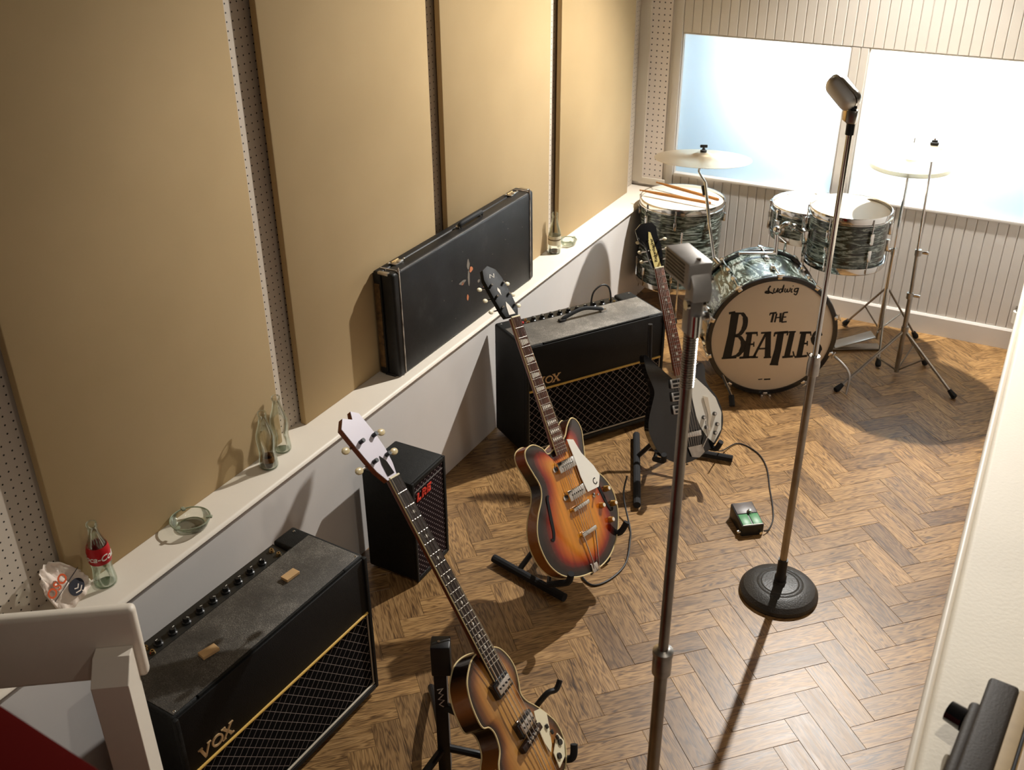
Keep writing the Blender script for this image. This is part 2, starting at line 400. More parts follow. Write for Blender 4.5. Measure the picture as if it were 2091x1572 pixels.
# light box behind the frosted panes
LB = pm('light_box_paint', srgb(146, 176, 196), .7)
struct(B().lo((-2.3, YB + .72, .3), (.6, YB + .76, 1.75)).out('wall_light_box', LB, smooth=0))
for nm, lo, hi in (('wall_light_box_floor', (-2.3, YB + .07, .3), (.6, YB + .72, .34)), ('wall_light_box_ceiling', (-2.3, YB + .07, 1.71), (.6, YB + .72, 1.75)),
                   ('wall_light_box_end', (-2.3, YB + .07, .34), (-2.26, YB + .72, 1.71)), ('wall_light_box_end_far', (.56, YB + .07, .34), (.6, YB + .72, 1.71))):
    struct(B().lo(lo, hi).out(nm, LB, smooth=0))

# low partition on the visitors' side, with its rounded rim
ZP = 1.05
struct(B().lo((.034, -1.2, 0), (.52, YB, ZP - .05)).out('wall_right', WHITE2, smooth=0))
struct(B().lo((.024, -1.2, ZP - .05), (.55, YB, ZP), .012, 4).out('trim_2', CREAM, smooth=50))
struct(B().lo((.010, -1.2, ZP - .05), (.026, YB, ZP - .012), .007, 3).out('trim_3', WHITE, smooth=50))
struct(B().lo((-2.3, -1.6, 3.0), (2.6, 5.75, 3.1)).out('ceiling', CEIL, smooth=0))
struct(B().lo((2.4, -1.5, 0), (2.5, YB, 3.0)).out('wall_right_far', FAR, smooth=0))
struct(B().lo((-2.25, -1.6, 0), (2.5, -1.5, 3.0)).out('wall_front', FAR, smooth=0))
struct(B().lo((-2.3, -1.5, 0), (-2.25, YB, 3.0)).out('wall_left_outer', FAR, smooth=0))
# ------------------------------------------------------------------ more materials
def mat_grille(name, base, line, cell, ax=(1, 2), dots=False, wx=.07):
    "dark cloth printed with a thin diamond lattice"
    m_, t, p = nt(name); L = t.links.new
    tc = N(t, 'ShaderNodeTexCoord'); sp = N(t, 'ShaderNodeSeparateXYZ'); L(tc.outputs['Object'], sp.inputs[0]); outs = []
    for sgn in (1, -1):
        a = N(t, 'ShaderNodeMath', operation='MULTIPLY_ADD'); a.inputs[1].default_value = sgn; L(sp.outputs[ax[0]], a.inputs[0]); L(sp.outputs[ax[1]], a.inputs[2])
        d = N(t, 'ShaderNodeMath', operation='DIVIDE'); d.inputs[1].default_value = cell; L(a.outputs[0], d.inputs[0])
        f = N(t, 'ShaderNodeMath', operation='FRACT'); L(d.outputs[0], f.inputs[0])
        s_ = N(t, 'ShaderNodeMath', operation='SUBTRACT'); s_.inputs[1].default_value = .5; L(f.outputs[0], s_.inputs[0])
        ab = N(t, 'ShaderNodeMath', operation='ABSOLUTE'); L(s_.outputs[0], ab.inputs[0])
        l = N(t, 'ShaderNodeMath', operation='LESS_THAN'); l.inputs[1].default_value = wx; L(ab.outputs[0], l.inputs[0]); outs.append(l)
    c_ = N(t, 'ShaderNodeMath', operation='MULTIPLY' if dots else 'MAXIMUM'); L(outs[0].outputs[0], c_.inputs[0]); L(outs[1].outputs[0], c_.inputs[1])
    mx = N(t, 'ShaderNodeMix', data_type='RGBA'); mx.inputs[6].default_value = (*base, 1); mx.inputs[7].default_value = (*line, 1)
    # broken, thread-like lines
    n_ = N(t, 'ShaderNodeTexNoise', Scale=700.0, Detail=1.0); L(tc.outputs['Object'], n_.inputs['Vector'])
    mm = N(t, 'ShaderNodeMath', operation='MULTIPLY'); L(n_.outputs['Fac'], mm.inputs[1]); L(c_.outputs[0], mm.inputs[0])
    m2 = N(t, 'ShaderNodeMath', operation='MULTIPLY'); m2.inputs[1].default_value = 1.5; m2.use_clamp = True; L(mm.outputs[0], m2.inputs[0])
    L(m2.outputs[0], mx.inputs[0]); L(mx.outputs[2], p.inputs['Base Color']); p.inputs['Roughness'].default_value = 1; p.inputs['Specular IOR Level'].default_value = .1
    b = N(t, 'ShaderNodeBump', Strength=.4, Distance=.001); L(n_.outputs['Fac'], b.inputs['Height']); L(b.outputs[0], p.inputs['Normal'])
    return m_
GRILLE = mat_grille('diamond_grille_cloth', (.004, .004, .004), srgb(176, 164, 156), .034, wx=.032)
GRILLE2 = mat_grille('speckled_grille_cloth', srgb(38, 26, 28), srgb(176, 160, 158), .021, dots=True, wx=.16)
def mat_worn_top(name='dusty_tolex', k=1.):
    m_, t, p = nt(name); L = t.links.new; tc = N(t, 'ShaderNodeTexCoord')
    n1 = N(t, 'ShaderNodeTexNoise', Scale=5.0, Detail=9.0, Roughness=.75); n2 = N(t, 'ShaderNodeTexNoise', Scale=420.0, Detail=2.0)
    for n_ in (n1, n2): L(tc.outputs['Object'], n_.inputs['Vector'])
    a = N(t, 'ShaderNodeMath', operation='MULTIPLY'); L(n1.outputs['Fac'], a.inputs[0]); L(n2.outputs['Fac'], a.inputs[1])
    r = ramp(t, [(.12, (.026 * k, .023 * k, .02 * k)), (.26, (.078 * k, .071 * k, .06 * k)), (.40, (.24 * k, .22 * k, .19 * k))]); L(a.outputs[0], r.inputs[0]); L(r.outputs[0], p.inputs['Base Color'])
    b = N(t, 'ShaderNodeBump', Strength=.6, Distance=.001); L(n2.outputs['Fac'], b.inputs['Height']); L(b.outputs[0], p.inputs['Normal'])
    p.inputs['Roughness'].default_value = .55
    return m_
DUSTY = mat_worn_top(); DUSTY_LIT = mat_worn_top('lit_dusty_tolex', 2.1)  # far top's dust lightened to carry the key light in its colour

def stroke_word(name, strokes, z0, z1, mat, parent, M, W=1):
    "each letter: list of (polyline, width); joined into one raised badge"
    b = B()
    for pts, wd in strokes: b.stroke(pts, wd, z0, z1)
    b.xf(M); return b.out(name, mat, parent, 0)
def ell(cx, cy, rx, ry, a0=0, a1=360, n=20):
    return [(cx + rx * math.cos(math.radians(a0 + (a1 - a0) * i / n)), cy + ry * math.sin(math.radians(a0 + (a1 - a0) * i / n))) for i in range(n + 1)]
VOX = [([(-1.55, .5), (-1.18, -.5)], .22), ([(-1.20, -.5), (-.72, .5)], .12), ([(-1.75, .5), (-1.35, .5)], .08), ([(-.9, .5), (-.55, .5)], .08),
       (ell(0, 0, .46, .42, 40, 400), .15),
       ([(.62, .5), (1.35, -.5)], .22), ([(.55, -.5), (1.42, .5)], .12), ([(.45, .5), (.85, .5)], .08), ([(1.2, .5), (1.6, .5)], .08), ([(.4, -.5), (.75, -.5)], .08), ([(1.15, -.5), (1.55, -.5)], .08)]

# ------------------------------------------------------------------ combo amplifiers
# local frame: X = front, Y along the front (to the viewer's right), Z up, origin under the middle
def combo(loc, rz, W, D, H, label, dust):
    t_ = thing('guitar_amplifier', label, 'amplifier', loc, rz, 'black combo amplifiers')
    zb = .022; rec_d, rec_h, cheek = .068, .020, .085
    # cabinet: full body below, front block and the two cheeks around the control recess at the back of the top
    y0, y1, x0, x1 = -W / 2, W / 2, -D / 2, D / 2 - .012
    bm = B()
    poly = [(x0, zb), (x1, zb), (x1, H), (x0 + rec_d, H), (x0 + rec_d, H - rec_h), (x0, H - rec_h + .004)]
    bm.prism(poly, y0 + cheek, y1 - cheek, Matrix(((1, 0, 0, 0), (0, 0, 1, 0), (0, 1, 0, 0), (0, 0, 0, 1))))
    bm.out('cabinet', TOLEX, t_, 0)
    for s_ in (-1, 1):
        a, b = (y0, y0 + cheek) if s_ < 0 else (y1 - cheek, y1)
        B().lo((x0, a, zb), (x1, b, H), .009, 3).out('cabinet_end', TOLEX, t_)
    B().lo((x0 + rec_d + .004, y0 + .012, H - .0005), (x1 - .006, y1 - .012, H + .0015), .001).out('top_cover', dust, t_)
    # front: upper black panel, grille, piping
    zs = H * .62
    fx = D / 2 - .012
    B().lo((fx, y0 + .012, zs), (fx + .006, y1 - .012, H - .006), .002).out('front_panel', pm('black_vinyl', (.007, .007, .007), .6, spec=.3, bump=.4, bscale=350), t_)
    B().lo((fx - .001, y0 + .02, zb + .028), (fx + .003, y1 - .02, zs - .006)).out('grille_cloth', GRILLE, t_, 0)
    B().cyl((fx + .005, y0 + .014, zs - .003), (fx + .005, y1 - .014, zs - .003), .005).out('gold_piping', GOLDP, t_)
    for s_ in (-1, 1):
        y = s_ * (W / 2 - .014)
        B().cyl((fx + .004, y, zb + .02), (fx + .004, y, zs - .008), .0028, n=8).out('side_piping', SILVP, t_)
        B().lo((fx - .002, s_ * (W / 2 - .013), zb), (fx + .012, s_ * W / 2, H - .004), .003).out('front_edge', TOLEX, t_)
    B().cyl((fx + .006, y0 + .014, zb + .022), (fx + .006, y1 - .014, zb + .022), .0034, n=8).out('bottom_piping', SILVP, t_)
    B().lo((fx - .002, y0 + .012, zb), (fx + .012, y1 - .012, zb + .018), .003).out('bottom_rail', TOLEX, t_)
    Mv = Matrix(((0, 0, 1, fx + .006), (.034, 0, 0, y0 + .105), (0, .034, 0, zs + .035), (0, 0, 0, 1)))
    stroke_word('logo', VOX, 0, .0035, pm('gold_logo', srgb(226, 190, 140), .35, .3), t_, Mv)
    # control panel with knobs, jacks and lamp
    cp = B().box((x0 + rec_d / 2, 0, H - rec_h + .006), (rec_d - .004, W - 2 * cheek - .004, .004), (0, .08, 0)).out('control_panel', pm('panel_black_enamel', (.02, .02, .018), .3), t_, 0)
    cx, cz = x0 + rec_d / 2, H - rec_h + .008
    nk = 9; span = W - 2 * cheek - .16
    km = B().lathe([(.0125, 0), (.0125, .004), (.009, .006), (.0085, .017), (.0, .0175)], 14).mesh('knob', pm('black_knob', (.015, .015, .015), .3), 40)
    pmh = B().box((.005, 0, .0178), (.007, .0016, .001)).mesh('pointer', pm('pointer_white', (.7, .68, .6), .4), 0)
    for k in range(nk):
        y = -span / 2 + span * k / (nk - 1)
        o = link('knob', km, t_); o.location = (cx, y, cz); o.rotation_euler = (0, .08, 0)
        q = link('pointer', pmh, o); q.rotation_euler = (0, 0, random.uniform(-2.2, 2.2))
    jm = B().lathe([(.008, 0), (.008, .003), (.0055, .006), (.0055, .009), (.003, .009), (.003, .002)], 12, caps=False).mesh('input_jack', BRASS, 40)
    for y, dx in ((W / 2 - cheek - .028, -.012), (W / 2 - cheek - .028, .014), (-W / 2 + cheek + .05, -.012), (-W / 2 + cheek + .05, .012)):
        o = link('input_jack', jm, t_); o.location = (cx + dx, y, cz - dx * .08); o.rotation_euler = (0, .08, 0)
    B().lathe([(.007, 0), (.007, .003), (.005, .006), (0, .0085)], 12, Matrix.Translation((cx, -W / 2 + cheek + .028, cz))).out('pilot_lamp', pm('red_lens', (.5, .01, .01), .2), t_)
    fm = B().lathe([(.014, 0), (.017, .006), (.017, zb + .001)], 12).mesh('foot', RUBBER, 40)
    for sx in (-1, 1):
        for sy in (-1, 1):
            o = link('foot', fm, t_); o.location = (sx * (D / 2 - .045), sy * (W / 2 - .06), 0)
    sm = B().sphere((0, 0, 0), .004, 8, (1, 1, .5)).mesh('screw', CHROME, 40)
    for sx, sy in ((-1, 1), (1, 1), (1, -1), (-1, -1)):
        o = link('screw', sm, t_); o.location = (sx * (D / 2 - .024), sy * (W / 2 - .02), H + .0015)
    return t_
ampA = combo((-1.592, 1.443, 0), math.radians(-2.9), .70, .275, .517, 'black combo amplifier nearest the viewer, two cardboard scraps on its dusty top', DUSTY)
fl = Vector((-1.63, 3.12)); nrm = Vector((.84, -.54)); al = Vector((.54, .84))
cA = fl + al * .335 - nrm * .135
ampB = combo((cA.x, cA.y, 0), math.atan2(nrm.y, nrm.x), .67, .27, .522, 'black combo amplifier with a strap handle, standing behind the orange sunburst guitar', DUSTY_LIT)
# strap handle of the far amplifier, lying across its top
def handle(parent, y0, y1, z, x):
    pts = cat_rom([(x, y0, z + .004), (x, y0 + .02, z + .016), (x, (y0 + y1) / 2, z + .034), (x, y1 - .02, z + .016), (x, y1, z + .004)], 6, False)
    h_ = B().tube(pts, .0085, 8).out('handle', RUBBER, parent)
    for y in (y0, y1): B().box((x, y, z + .005), (.022, .03, .010), bev=.003).out('end_cap', CHROME if y == y1 else BLACK, h_)
handle(ampB, -.085, .115, .5235, -.012)

# small scraps of cardboard on the near amplifier
CARD = pm('cardboard', srgb(196, 160, 112), .8, var=.08, vscale=20)
def scrap(px, py, rz, label):
    b = B().box((0, 0, .0055), (.026, .046, .009), bev=.001)
    o = tag(b.out('cardboard_scrap', CARD, smooth=0), label, 'cardboard', 'cardboard scraps'); o.location = (px, py, .519); o.rotation_euler = (0, 0, rz)
scrap(-1.566, 1.612, -.12, 'small cardboard scrap on the near amplifier, at the end with the brass jacks')
scrap(-1.556, 1.288, -.25, 'small cardboard scrap on the near amplifier, at the end by the white barrier')

# ------------------------------------------------------------------ small speaker with the red badge
t_ = thing('speaker_box', 'small upright black speaker box with a red badge, beside the bass neck', 'speaker', (-1.7075, 2.3625, 0))
S, HH = .205, .415
B().box((-.003, 0, HH / 2 + .005), (S - .008, S, HH - .01), bev=.006).out('cabinet', TOLEX, t_)
B().lo((S / 2 - .008, -S / 2 + .014, .02), (S / 2 - .003, S / 2 - .014, HH - .018)).out('grille_cloth', GRILLE2, t_, 0)
for s_ in (-1, 1): B().lo((S / 2 - .008, s_ * (S / 2 - .013), .005), (S / 2 + .001, s_ * S / 2, HH - .002), .002).out('front_edge', TOLEX, t_)
B().lo((S / 2 - .008, -S / 2 + .013, .005), (S / 2 + .001, S / 2 - .013, .02), .002).out('front_edge', TOLEX, t_)
B().lo((S / 2 - .008, -S / 2 + .013, HH - .018), (S / 2 + .001, S / 2 - .013, HH - .002), .002).out('front_edge', TOLEX, t_)
B().lo((S / 2 - .003, -S / 2 + .016, HH - .045), (S / 2 - .0015, S / 2 - .016, HH - .042)).out('trim_strip', pm('grey_strip', (.2, .19, .18), .5), t_, 0)
RED = pm('red_badge', srgb(226, 62, 44), .4)
LRE = [([(-1.3, .5), (-1.3, -.5)], .3), ([(-1.3, -.4), (-.7, -.4)], .24), ([(-.35, .5), (-.35, -.5)], .3), ([(-.35, .4), (.05, .38), (.2, .2), (.05, .02), (-.35, 0)], .22), ([(-.1, 0), (.25, -.5)], .24),
       ([(.6, .5), (.6, -.5)], .3), ([(.6, .4), (1.2, .4)], .22), ([(.6, 0), (1.1, 0)], .22), ([(.6, -.4), (1.2, -.4)], .22)]
stroke_word('badge', LRE, 0, .003, RED, t_, Matrix(((0, 0, 1, S / 2 - .002), (.032, .006, 0, -.030), (0, .030, 0, HH - .070), (0, 0, 0, 1))))
fm = B().lathe([(.009, 0), (.011, .006)], 10).mesh('foot', RUBBER, 40)
for sx in (-1, 1):
    for sy in (-1, 1):
        o = link('foot', fm, t_); o.location = (sx * .075, sy * .075, 0)

# ------------------------------------------------------------------ guitar case on the ledge
def mat_case():
    m_, t, p = nt('scuffed_black_leatherette'); L = t.links.new; tc = N(t, 'ShaderNodeTexCoord')
    n1 = N(t, 'ShaderNodeTexNoise', Scale=7.0, Detail=7.0, Roughness=.65); L(tc.outputs['Object'], n1.inputs['Vector'])
    n2 = N(t, 'ShaderNodeTexNoise', Scale=380.0); L(tc.outputs['Object'], n2.inputs['Vector'])
    r = ramp(t, [(.35, (.006, .006, .006)), (.6, (.014, .014, .014)), (.8, (.05, .048, .045))]); L(n1.outputs['Fac'], r.inputs[0]); L(r.outputs[0], p.inputs['Base Color'])
    b = N(t, 'ShaderNodeBump', Strength=.5, Distance=.001); L(n2.outputs['Fac'], b.inputs['Height']); L(b.outputs[0], p.inputs['Normal'])
    p.inputs['Roughness'].default_value = .48; p.inputs['Specular IOR Level'].default_value = .35
    return m_
CASE = mat_case()
# local: X out of the wall, Y along, Z up; origin at the foot of the near end
gc = thing('guitar_case', 'scuffed black oblong guitar case leaning on the tan panels above the ledge', 'case', (-1.992, 2.655, ZL))
gc.rotation_euler = (0, math.radians(-.6), 0)
CL, CH, CT = 1.055, .402, .088
B().lo((.032, 0, 0), (CT, CL, CH), .012, 3).out('lid', CASE, gc)
B().lo((.0, .0, .0), (.034, CL, CH), .008, 3).out('base', CASE, gc)
B().lo((.0305, -.0015, .012), (.0345, CL + .0015, CH - .010)).out('seam', pm('dark_seam', (.004, .004, .004), .6), gc, 0)
# worn brown strip on the near end
B().lo((.006, -.003, .03), (.028, .001, CH - .045), .001).out('worn_strip', pm('worn_brown_leather', srgb(96, 70, 36), .7, var=.5, vscale=60), gc)
WELT = pm('worn_welt', srgb(186, 174, 160), .4, var=.7, vscale=22)
for y in (.035, CL - .035):
    B().tube(cat_rom([(CT + .001, y, .006), (CT + .001, y, CH - .02), (CT - .006, y, CH - .003), (CT - .02, y, CH + .001), (.012, y, CH + .001)], 5, False), .0026, 6).out('welt', WELT, gc)
for y in (.10, CL - .10):
    l_ = B().box((.034, y, CH + .003), (.032, .05, .006), bev=.002).out('latch', NICKEL, gc)
    B().box((.046, y + .004, CH + .008), (.014, .022, .006), bev=.002).out('hasp', CHROME, l_)
    B().cyl((.028, y - .02, CH + .008), (.028, y + .02, CH + .008), .003, n=8).out('hinge_pin', BRASS, l_)
hh = B().tube(cat_rom([(.05, CL * .48, CH + .002), (.055, CL * .485, CH + .016), (.062, CL * .53, CH + .022), (.062, CL * .585, CH + .022), (.055, CL * .63, CH + .016), (.05, CL * .635, CH + .002)], 5, False), .0095, 8).out('handle', RUBBER, gc)
for y in (.48, .635): B().box((.048, CL * y, CH + .005), (.02, .018, .012), bev=.003).out('handle_ring', NICKEL, hh)
for y in (.0, CL):
    for z in (.0, CH):
        B().box((CT / 2 + .0, y + (.006 if y == 0 else -.006), z + (.004 if z == 0 else -.004)), (CT * .5, .016, .012), bev=.003).out('corner_guard', NICKEL if z > 0 else BLACK, gc)
SCUFF = pm('torn_leather', srgb(196, 120, 78), .8); SCUFFG = pm('bare_board', srgb(120, 112, 100), .9)
for y, z, a, b, mt in ((.52, .235, .016, .013, SCUFF), (.50, .262, .012, .022, SCUFFG), (.455, .205, .03, .008, SCUFFG), (.452, .200, .012, .006, SCUFF), (.575, .165, .010, .008, SCUFFG),
                       (.615, .130, .008, .008, SCUFF), (.645, .092, .009, .011, SCUFF), (.487, .128, .008, .013, SCUFF), (.50, .205, .010, .035, SCUFFG)):
    poly = [(y + a * (.6 + .5 * random.random()) * math.cos(q), z + b * (.6 + .5 * random.random()) * math.sin(q)) for q in [k * PI / 4.5 for k in range(9)]]
    B().prism(poly, 0, .0012, Matrix(((0, 0, 1, CT - .0003), (1, 0, 0, 0), (0, 1, 0, 0), (0, 0, 0, 1)))).out('scuff', mt, gc, 0)

for k in range(16):
    y, z = random.uniform(.08, CL - .08), random.uniform(.05, CH - .04); a = random.uniform(.0015, .0035)
    B().prism([(y - a, z), (y, z - a * .7), (y + a * 1.3, z), (y, z + a * .6)], 0, .0008, Matrix(((0, 0, 1, CT - .0003), (1, 0, 0, 0), (0, 1, 0, 0), (0, 0, 0, 1)))).out('scuff', SCUFFG, gc, 0)
# worn upper front edge, its highlight painted in as a pale line
B().tube([(CT - .004, .05, CH - .003), (CT - .004, CL * .5, CH - .0028), (CT - .004, CL - .05, CH - .003)], .0022, 6).out('worn_highlight', pm('worn_edge_highlight', srgb(92, 88, 84), .5, var=.5, vscale=14), gc)
for y in (.10, CL - .10):
    for dx in (-.018, .020): B().sphere((.034 + dx * .6, y + dx * 1.6, CH + .006), .005, 8).out('rivet', CHROME, gc)
# ------------------------------------------------------------------ helpers for things laid out in room coordinates
def outw(b, name, mat, parent, smooth=35):
    "the builder holds room coordinates; store them relative to the (top-level) parent"
    b.xf(parent.matrix_basis.inverted()); return b.out(name, mat, parent, smooth)
def mat_thin_glass(name, tint, refl=.6):
    m_, t, p = nt(name); L = t.links.new; o = t.nodes['Material Output']
    tr = N(t, 'ShaderNodeBsdfTransparent'); tr.inputs[0].default_value = (*tint, 1)
    gl = N(t, 'ShaderNodeBsdfGlossy'); gl.inputs['Roughness'].default_value = .04; gl.inputs['Color'].default_value = (.95, 1, .96, 1)
    lw = N(t, 'ShaderNodeLayerWeight'); lw.inputs[0].default_value = .35
    mm = N(t, 'ShaderNodeMath', operation='MULTIPLY'); mm.inputs[1].default_value = refl; L(lw.outputs['Fresnel'], mm.inputs[0])
    mx = N(t, 'ShaderNodeMixShader'); L(mm.outputs[0], mx.inputs[0]); L(tr.outputs[0], mx.inputs[1]); L(gl.outputs[0], mx.inputs[2]); L(mx.outputs[0], o.inputs[0])
    return m_
GLASS = mat_thin_glass('bottle_glass', (.955, .975, .95)); GLASSY = mat_thin_glass('ashtray_glass', (.965, .975, .95), .8)
GLASSC = mat_thin_glass('clear_bottle_glass', (.96, .96, .94))

# ------------------------------------------------------------------ bottles on the ledge
def bottle(loc, name, label, H=.197, R_=.030, glass=GLASS, waist=True, group='glass bottles on the ledge'):
    t_ = thing(name, label, 'bottle', (loc[0], loc[1], ZL), group=group)
    k = H / .197; r = R_ / .030
    if waist: pr = [(.024, 0), (.029, .003), (.030, .012), (.0285, .03), (.026, .05), (.0265, .065), (.0295, .088), (.0300, .105), (.0285, .118), (.0235, .135), (.0175, .152), (.0138, .17), (.0125, .183), (.0145, .186), (.0148, .194), (.0135, .197)]
    else: pr = [(.025, 0), (.029, .003), (.0300, .010), (.0300, .085), (.0290, .100), (.0240, .122), (.0175, .145), (.0140, .165), (.0128, .180), (.0148, .184), (.0148, .193), (.0135, .197)]
    outer = [(a * r, z * k) for a, z in pr]; inner = [((a - .0028) * r, max(z, .006) * k) for a, z in pr[::-1]]
    B().lathe(outer + inner[:-1] + [(0, .006 * k)], 24, caps=False).out('glass_body', glass, t_, 60)
    B().lathe([(0, .0004), (pr[0][0] * r, .0004), (pr[0][0] * r, .003), (0, .005)], 20).out('base_disc', pm('thick_glass_base', srgb(128, 140, 112), .15), t_)
    return t_
def px_floor(u, v, z=0.):
    d = FWD + RIGHT * ((u - 1045.5) / 2070.5) + DOWN * ((v - 786) / 2070.5); k = (z - CAM_Z) / d.z
    return Vector((0, 0, CAM_Z)) + d * k
p = px_floor(217, 1190, ZL)
b1 = bottle((p.x, p.y), 'cola_bottle', 'pale green glass bottle with a red label, next to the crumpled paper')
LAB = pm('red_label', srgb(176, 16, 22), .4)
zz = [(.0286, .078), (.0304, .092), (.0305, .104), (.0292, .117), (.0262, .128)]
B().lathe([(a, z) for a, z in zz] + [(a - .0006, z) for a, z in zz[::-1]], 28, caps=False).out('label_band', LAB, b1, 60)
# white lettering curved round the label
me = text_mesh('Coca-Cola', .025, .0003, shear=.35, bold=.0004); sd = math.atan2(-p.y, -p.x) - .25
for v in me.vertices:
    x_, y_, z_ = v.co; rad = .0307 + z_; a = sd + x_ / .0305; v.co = (rad * math.cos(a), rad * math.sin(a), .099 + y_)
me.materials.clear(); me.materials.append(PGWHITE); link('lettering', me, b1)
p = px_floor(550, 952, ZL); b2 = bottle((p.x, p.y), 'glass_bottle', 'clear glass bottle with brown dregs in its base, left of two touching bottles', glass=GLASSC)
B().lathe([(0, .007), (.0245, .007), (.0262, .012), (.0255, .024), (0, .022)], 20).out('dregs', pm('cola_dregs', srgb(52, 26, 12), .2), b2)
B().lathe([(.022, .024), (.0245, .025), (.0235, .034), (.021, .040), (.0205, .030)], 20, caps=False).out('residue_ring', pm('cola_residue', srgb(120, 74, 24), .4), b2)
p = px_floor(577, 918, ZL); bottle((p.x, p.y), 'glass_bottle', 'empty clear glass bottle, right of two touching bottles', glass=GLASSC)
p = px_floor(1132, 516, ZL); b4 = bottle((p.x, p.y), 'glass_bottle', 'clear glass bottle with a white printed label between case and far panel', waist=False, glass=GLASSC)
B().lathe([(.0302, .045), (.0302, .088), (.0298, .088), (.0298, .045)], 24, caps=False).out('label_band', pm('faded_label', srgb(206, 196, 168), .6), b4, 60)
B().lathe([(.0305, .068), (.0305, .074), (.0301, .074), (.0301, .068)], 24, caps=False).out('label_stripe', pm('label_grey', srgb(110, 96, 70), .6), b4, 60)
B().lathe([(0, .006), (.0262, .006), (.0262, .012), (0, .011)], 20).out('dregs', MATS['cola_dregs'], b4)

# glass ashtrays
def ashtray(u, v, R_, label, rot):
    p = px_floor(u, v, ZL); t_ = thing('glass_ashtray', label, 'ashtray', (p.x, p.y, ZL), rot, 'glass dishes on the ledge')
    B().lathe([(0, .0), (R_ * .72, .0), (R_ * .80, .003), (R_, .026), (R_ * .99, .029), (R_ * .90, .028), (R_ * .66, .008), (0, .006)], 32).out('bowl', GLASSY, t_, 50)
    B().ring((0, 0, .0275), R_ * .965, .0022, n=36, k=6).out('rim', pm('glass_rim', srgb(196, 204, 180), .1, trans=.6), t_)
    B().ring((0, 0, .005), R_ * .62, .0016, n=32, k=6).out('base_ring', MATS['glass_rim'], t_)
    for k in range(3):
        a = k * 2 * PI / 3 + .4
        B().box((R_ * .93 * math.cos(a), R_ * .93 * math.sin(a), .029), (.018, .011, .006), (0, 0, a), bev=.002).out('cigarette_rest', MATS['glass_rim'], t_)
ashtray(391, 1074, .058, 'round clear glass ashtray on the near part of the ledge', .2)
ashtray(1160, 500, .042, 'small glass ashtray beyond the far bottle on the ledge', .9)

# crumpled printed snack bag leaning against the near panel
def bag():
    p = Vector((-1.950, 1.248, ZL))
    t_ = thing('paper_bag', 'crumpled white paper bag with orange and black print behind the red labelled bottle', 'paper bag', (p.x, p.y, ZL))
    # local: W across (towards camera right), up leaning back onto the panel
    ax = Vector((-.06, .99, 0)).normalized(); up = Vector((-.40, .04, .91)).normalized(); nn = ax.cross(up).normalized(); up = nn.cross(ax); M = Matrix.Translation((0, 0, .018)) @ Matrix((ax, up, nn)).transposed().to_4x4() @ Matrix.Rotation(.30, 4, 'Z')
    bm = bmesh.new(); nu, nv = 18, 14; g = []
    for j in range(nv + 1):
        row = []
        for i in range(nu + 1):
            u, v = i / nu - .5, j / nv; top = .132 * (1 - .9 * abs(u + .05) ** 2.6 * 3.0) + .0035 * math.sin(46 * u)
            wd = .116 * (1 - .12 * v); x_ = u * wd; y_ = v * max(.06, top)
            z_ = .004 * math.sin(9 * u + 5 * v) + .003 * math.sin(23 * u - 11 * v) + .004 * random.uniform(-1, 1) * (.3 + v) + .010 * math.cos(PI * u) * (1 - v)
            row.append(bm.verts.new((x_, y_, z_)))
        g.append(row)
    for j in range(nv):
        for i in range(nu): bm.faces.new((g[j][i], g[j][i + 1], g[j + 1][i + 1], g[j + 1][i]))
    bm.transform(M); me = bpy.data.meshes.new('bag_front'); bm.to_mesh(me); bm.free()
    me.materials.append(pm('bag_paper', srgb(232, 216, 200), .55)); me.polygons.foreach_set('use_smooth', [True] * len(me.polygons))
    o = link('bag_front', me, t_); so = o.modifiers.new('thick', 'SOLIDIFY'); so.thickness = .0016
    bk = B()
    bk.prism([(-.060, .002), (.060, .002), (.052, .07), (.0, .105), (-.048, .075)], -.012, -.007, M, .002).out('bag_back', MATS['bag_paper'], t_)
    INK = pm('black_ink', (.02, .02, .03), .6); ORI = pm('orange_ink', srgb(206, 84, 34), .6)
    text('print_name', 'OSO', .034, .0002, ORI, t_, M @ Matrix.Translation((-.022, .078, .0175)) @ Matrix.Rotation(.06, 4, 'Z'), bold=.0008)
    B().prism(ell(.010, .034, .024, .021, 0, 344, 22), .0145, .0155, M).out('print_face', INK, t_, 0)
    B().stroke([(-.055, .058), (.05, .063)], .0018, .0145, .015, M).out('print_line', INK, t_, 0)
    B().stroke([(.002, .036), (.010, .030), (.019, .036)], .003, .0156, .016, M).out('print_mark', MATS['bag_paper'], t_, 0)
    B().stroke([(-.003, .026), (.010, .020), (.022, .026)], .003, .0156, .016, M).out('print_mark', MATS['bag_paper'], t_, 0)
bag()

# ------------------------------------------------------------------ white barrier in the near corner
def barrier():
    t_ = thing('wooden_barrier', 'white painted wooden rail board with its post, in front of the near amplifier', 'barrier', (-1.36, .93, 0))
    a = Vector((-1.452, 1.032)); d = Vector((-.21, -.15)).normalized(); n_ = Vector((-d.y, d.x))
    if n_.dot(-a) < 0: n_ = -n_
    M = Matrix(((d.x, n_.x, 0, a.x), (d.y, n_.y, 0, a.y), (0, 0, 1, 0), (0, 0, 0, 1)))
    # local: X along the board away from its end, Y towards the viewer, Z up; board top at .9
    b = B().lo((-.002, -.030, .712), (1.0, .0, .90), .012, 4).xf(M); outw(b, 'rail_board', WHITE, t_)
    b = B()
    # post stands on the viewer's side of the board, with a bevelled top
    b.prism([(0, 0), (.078, 0), (.078, .768), (.030, .806), (0, .806)], .014, .090, Matrix(((0, 0, 1, 0), (1, 0, 0, .001), (0, 1, 0, 0), (0, 0, 0, 1))), .002).xf(M)
    outw(b, 'post', WHITE, t_, 20)
barrier()
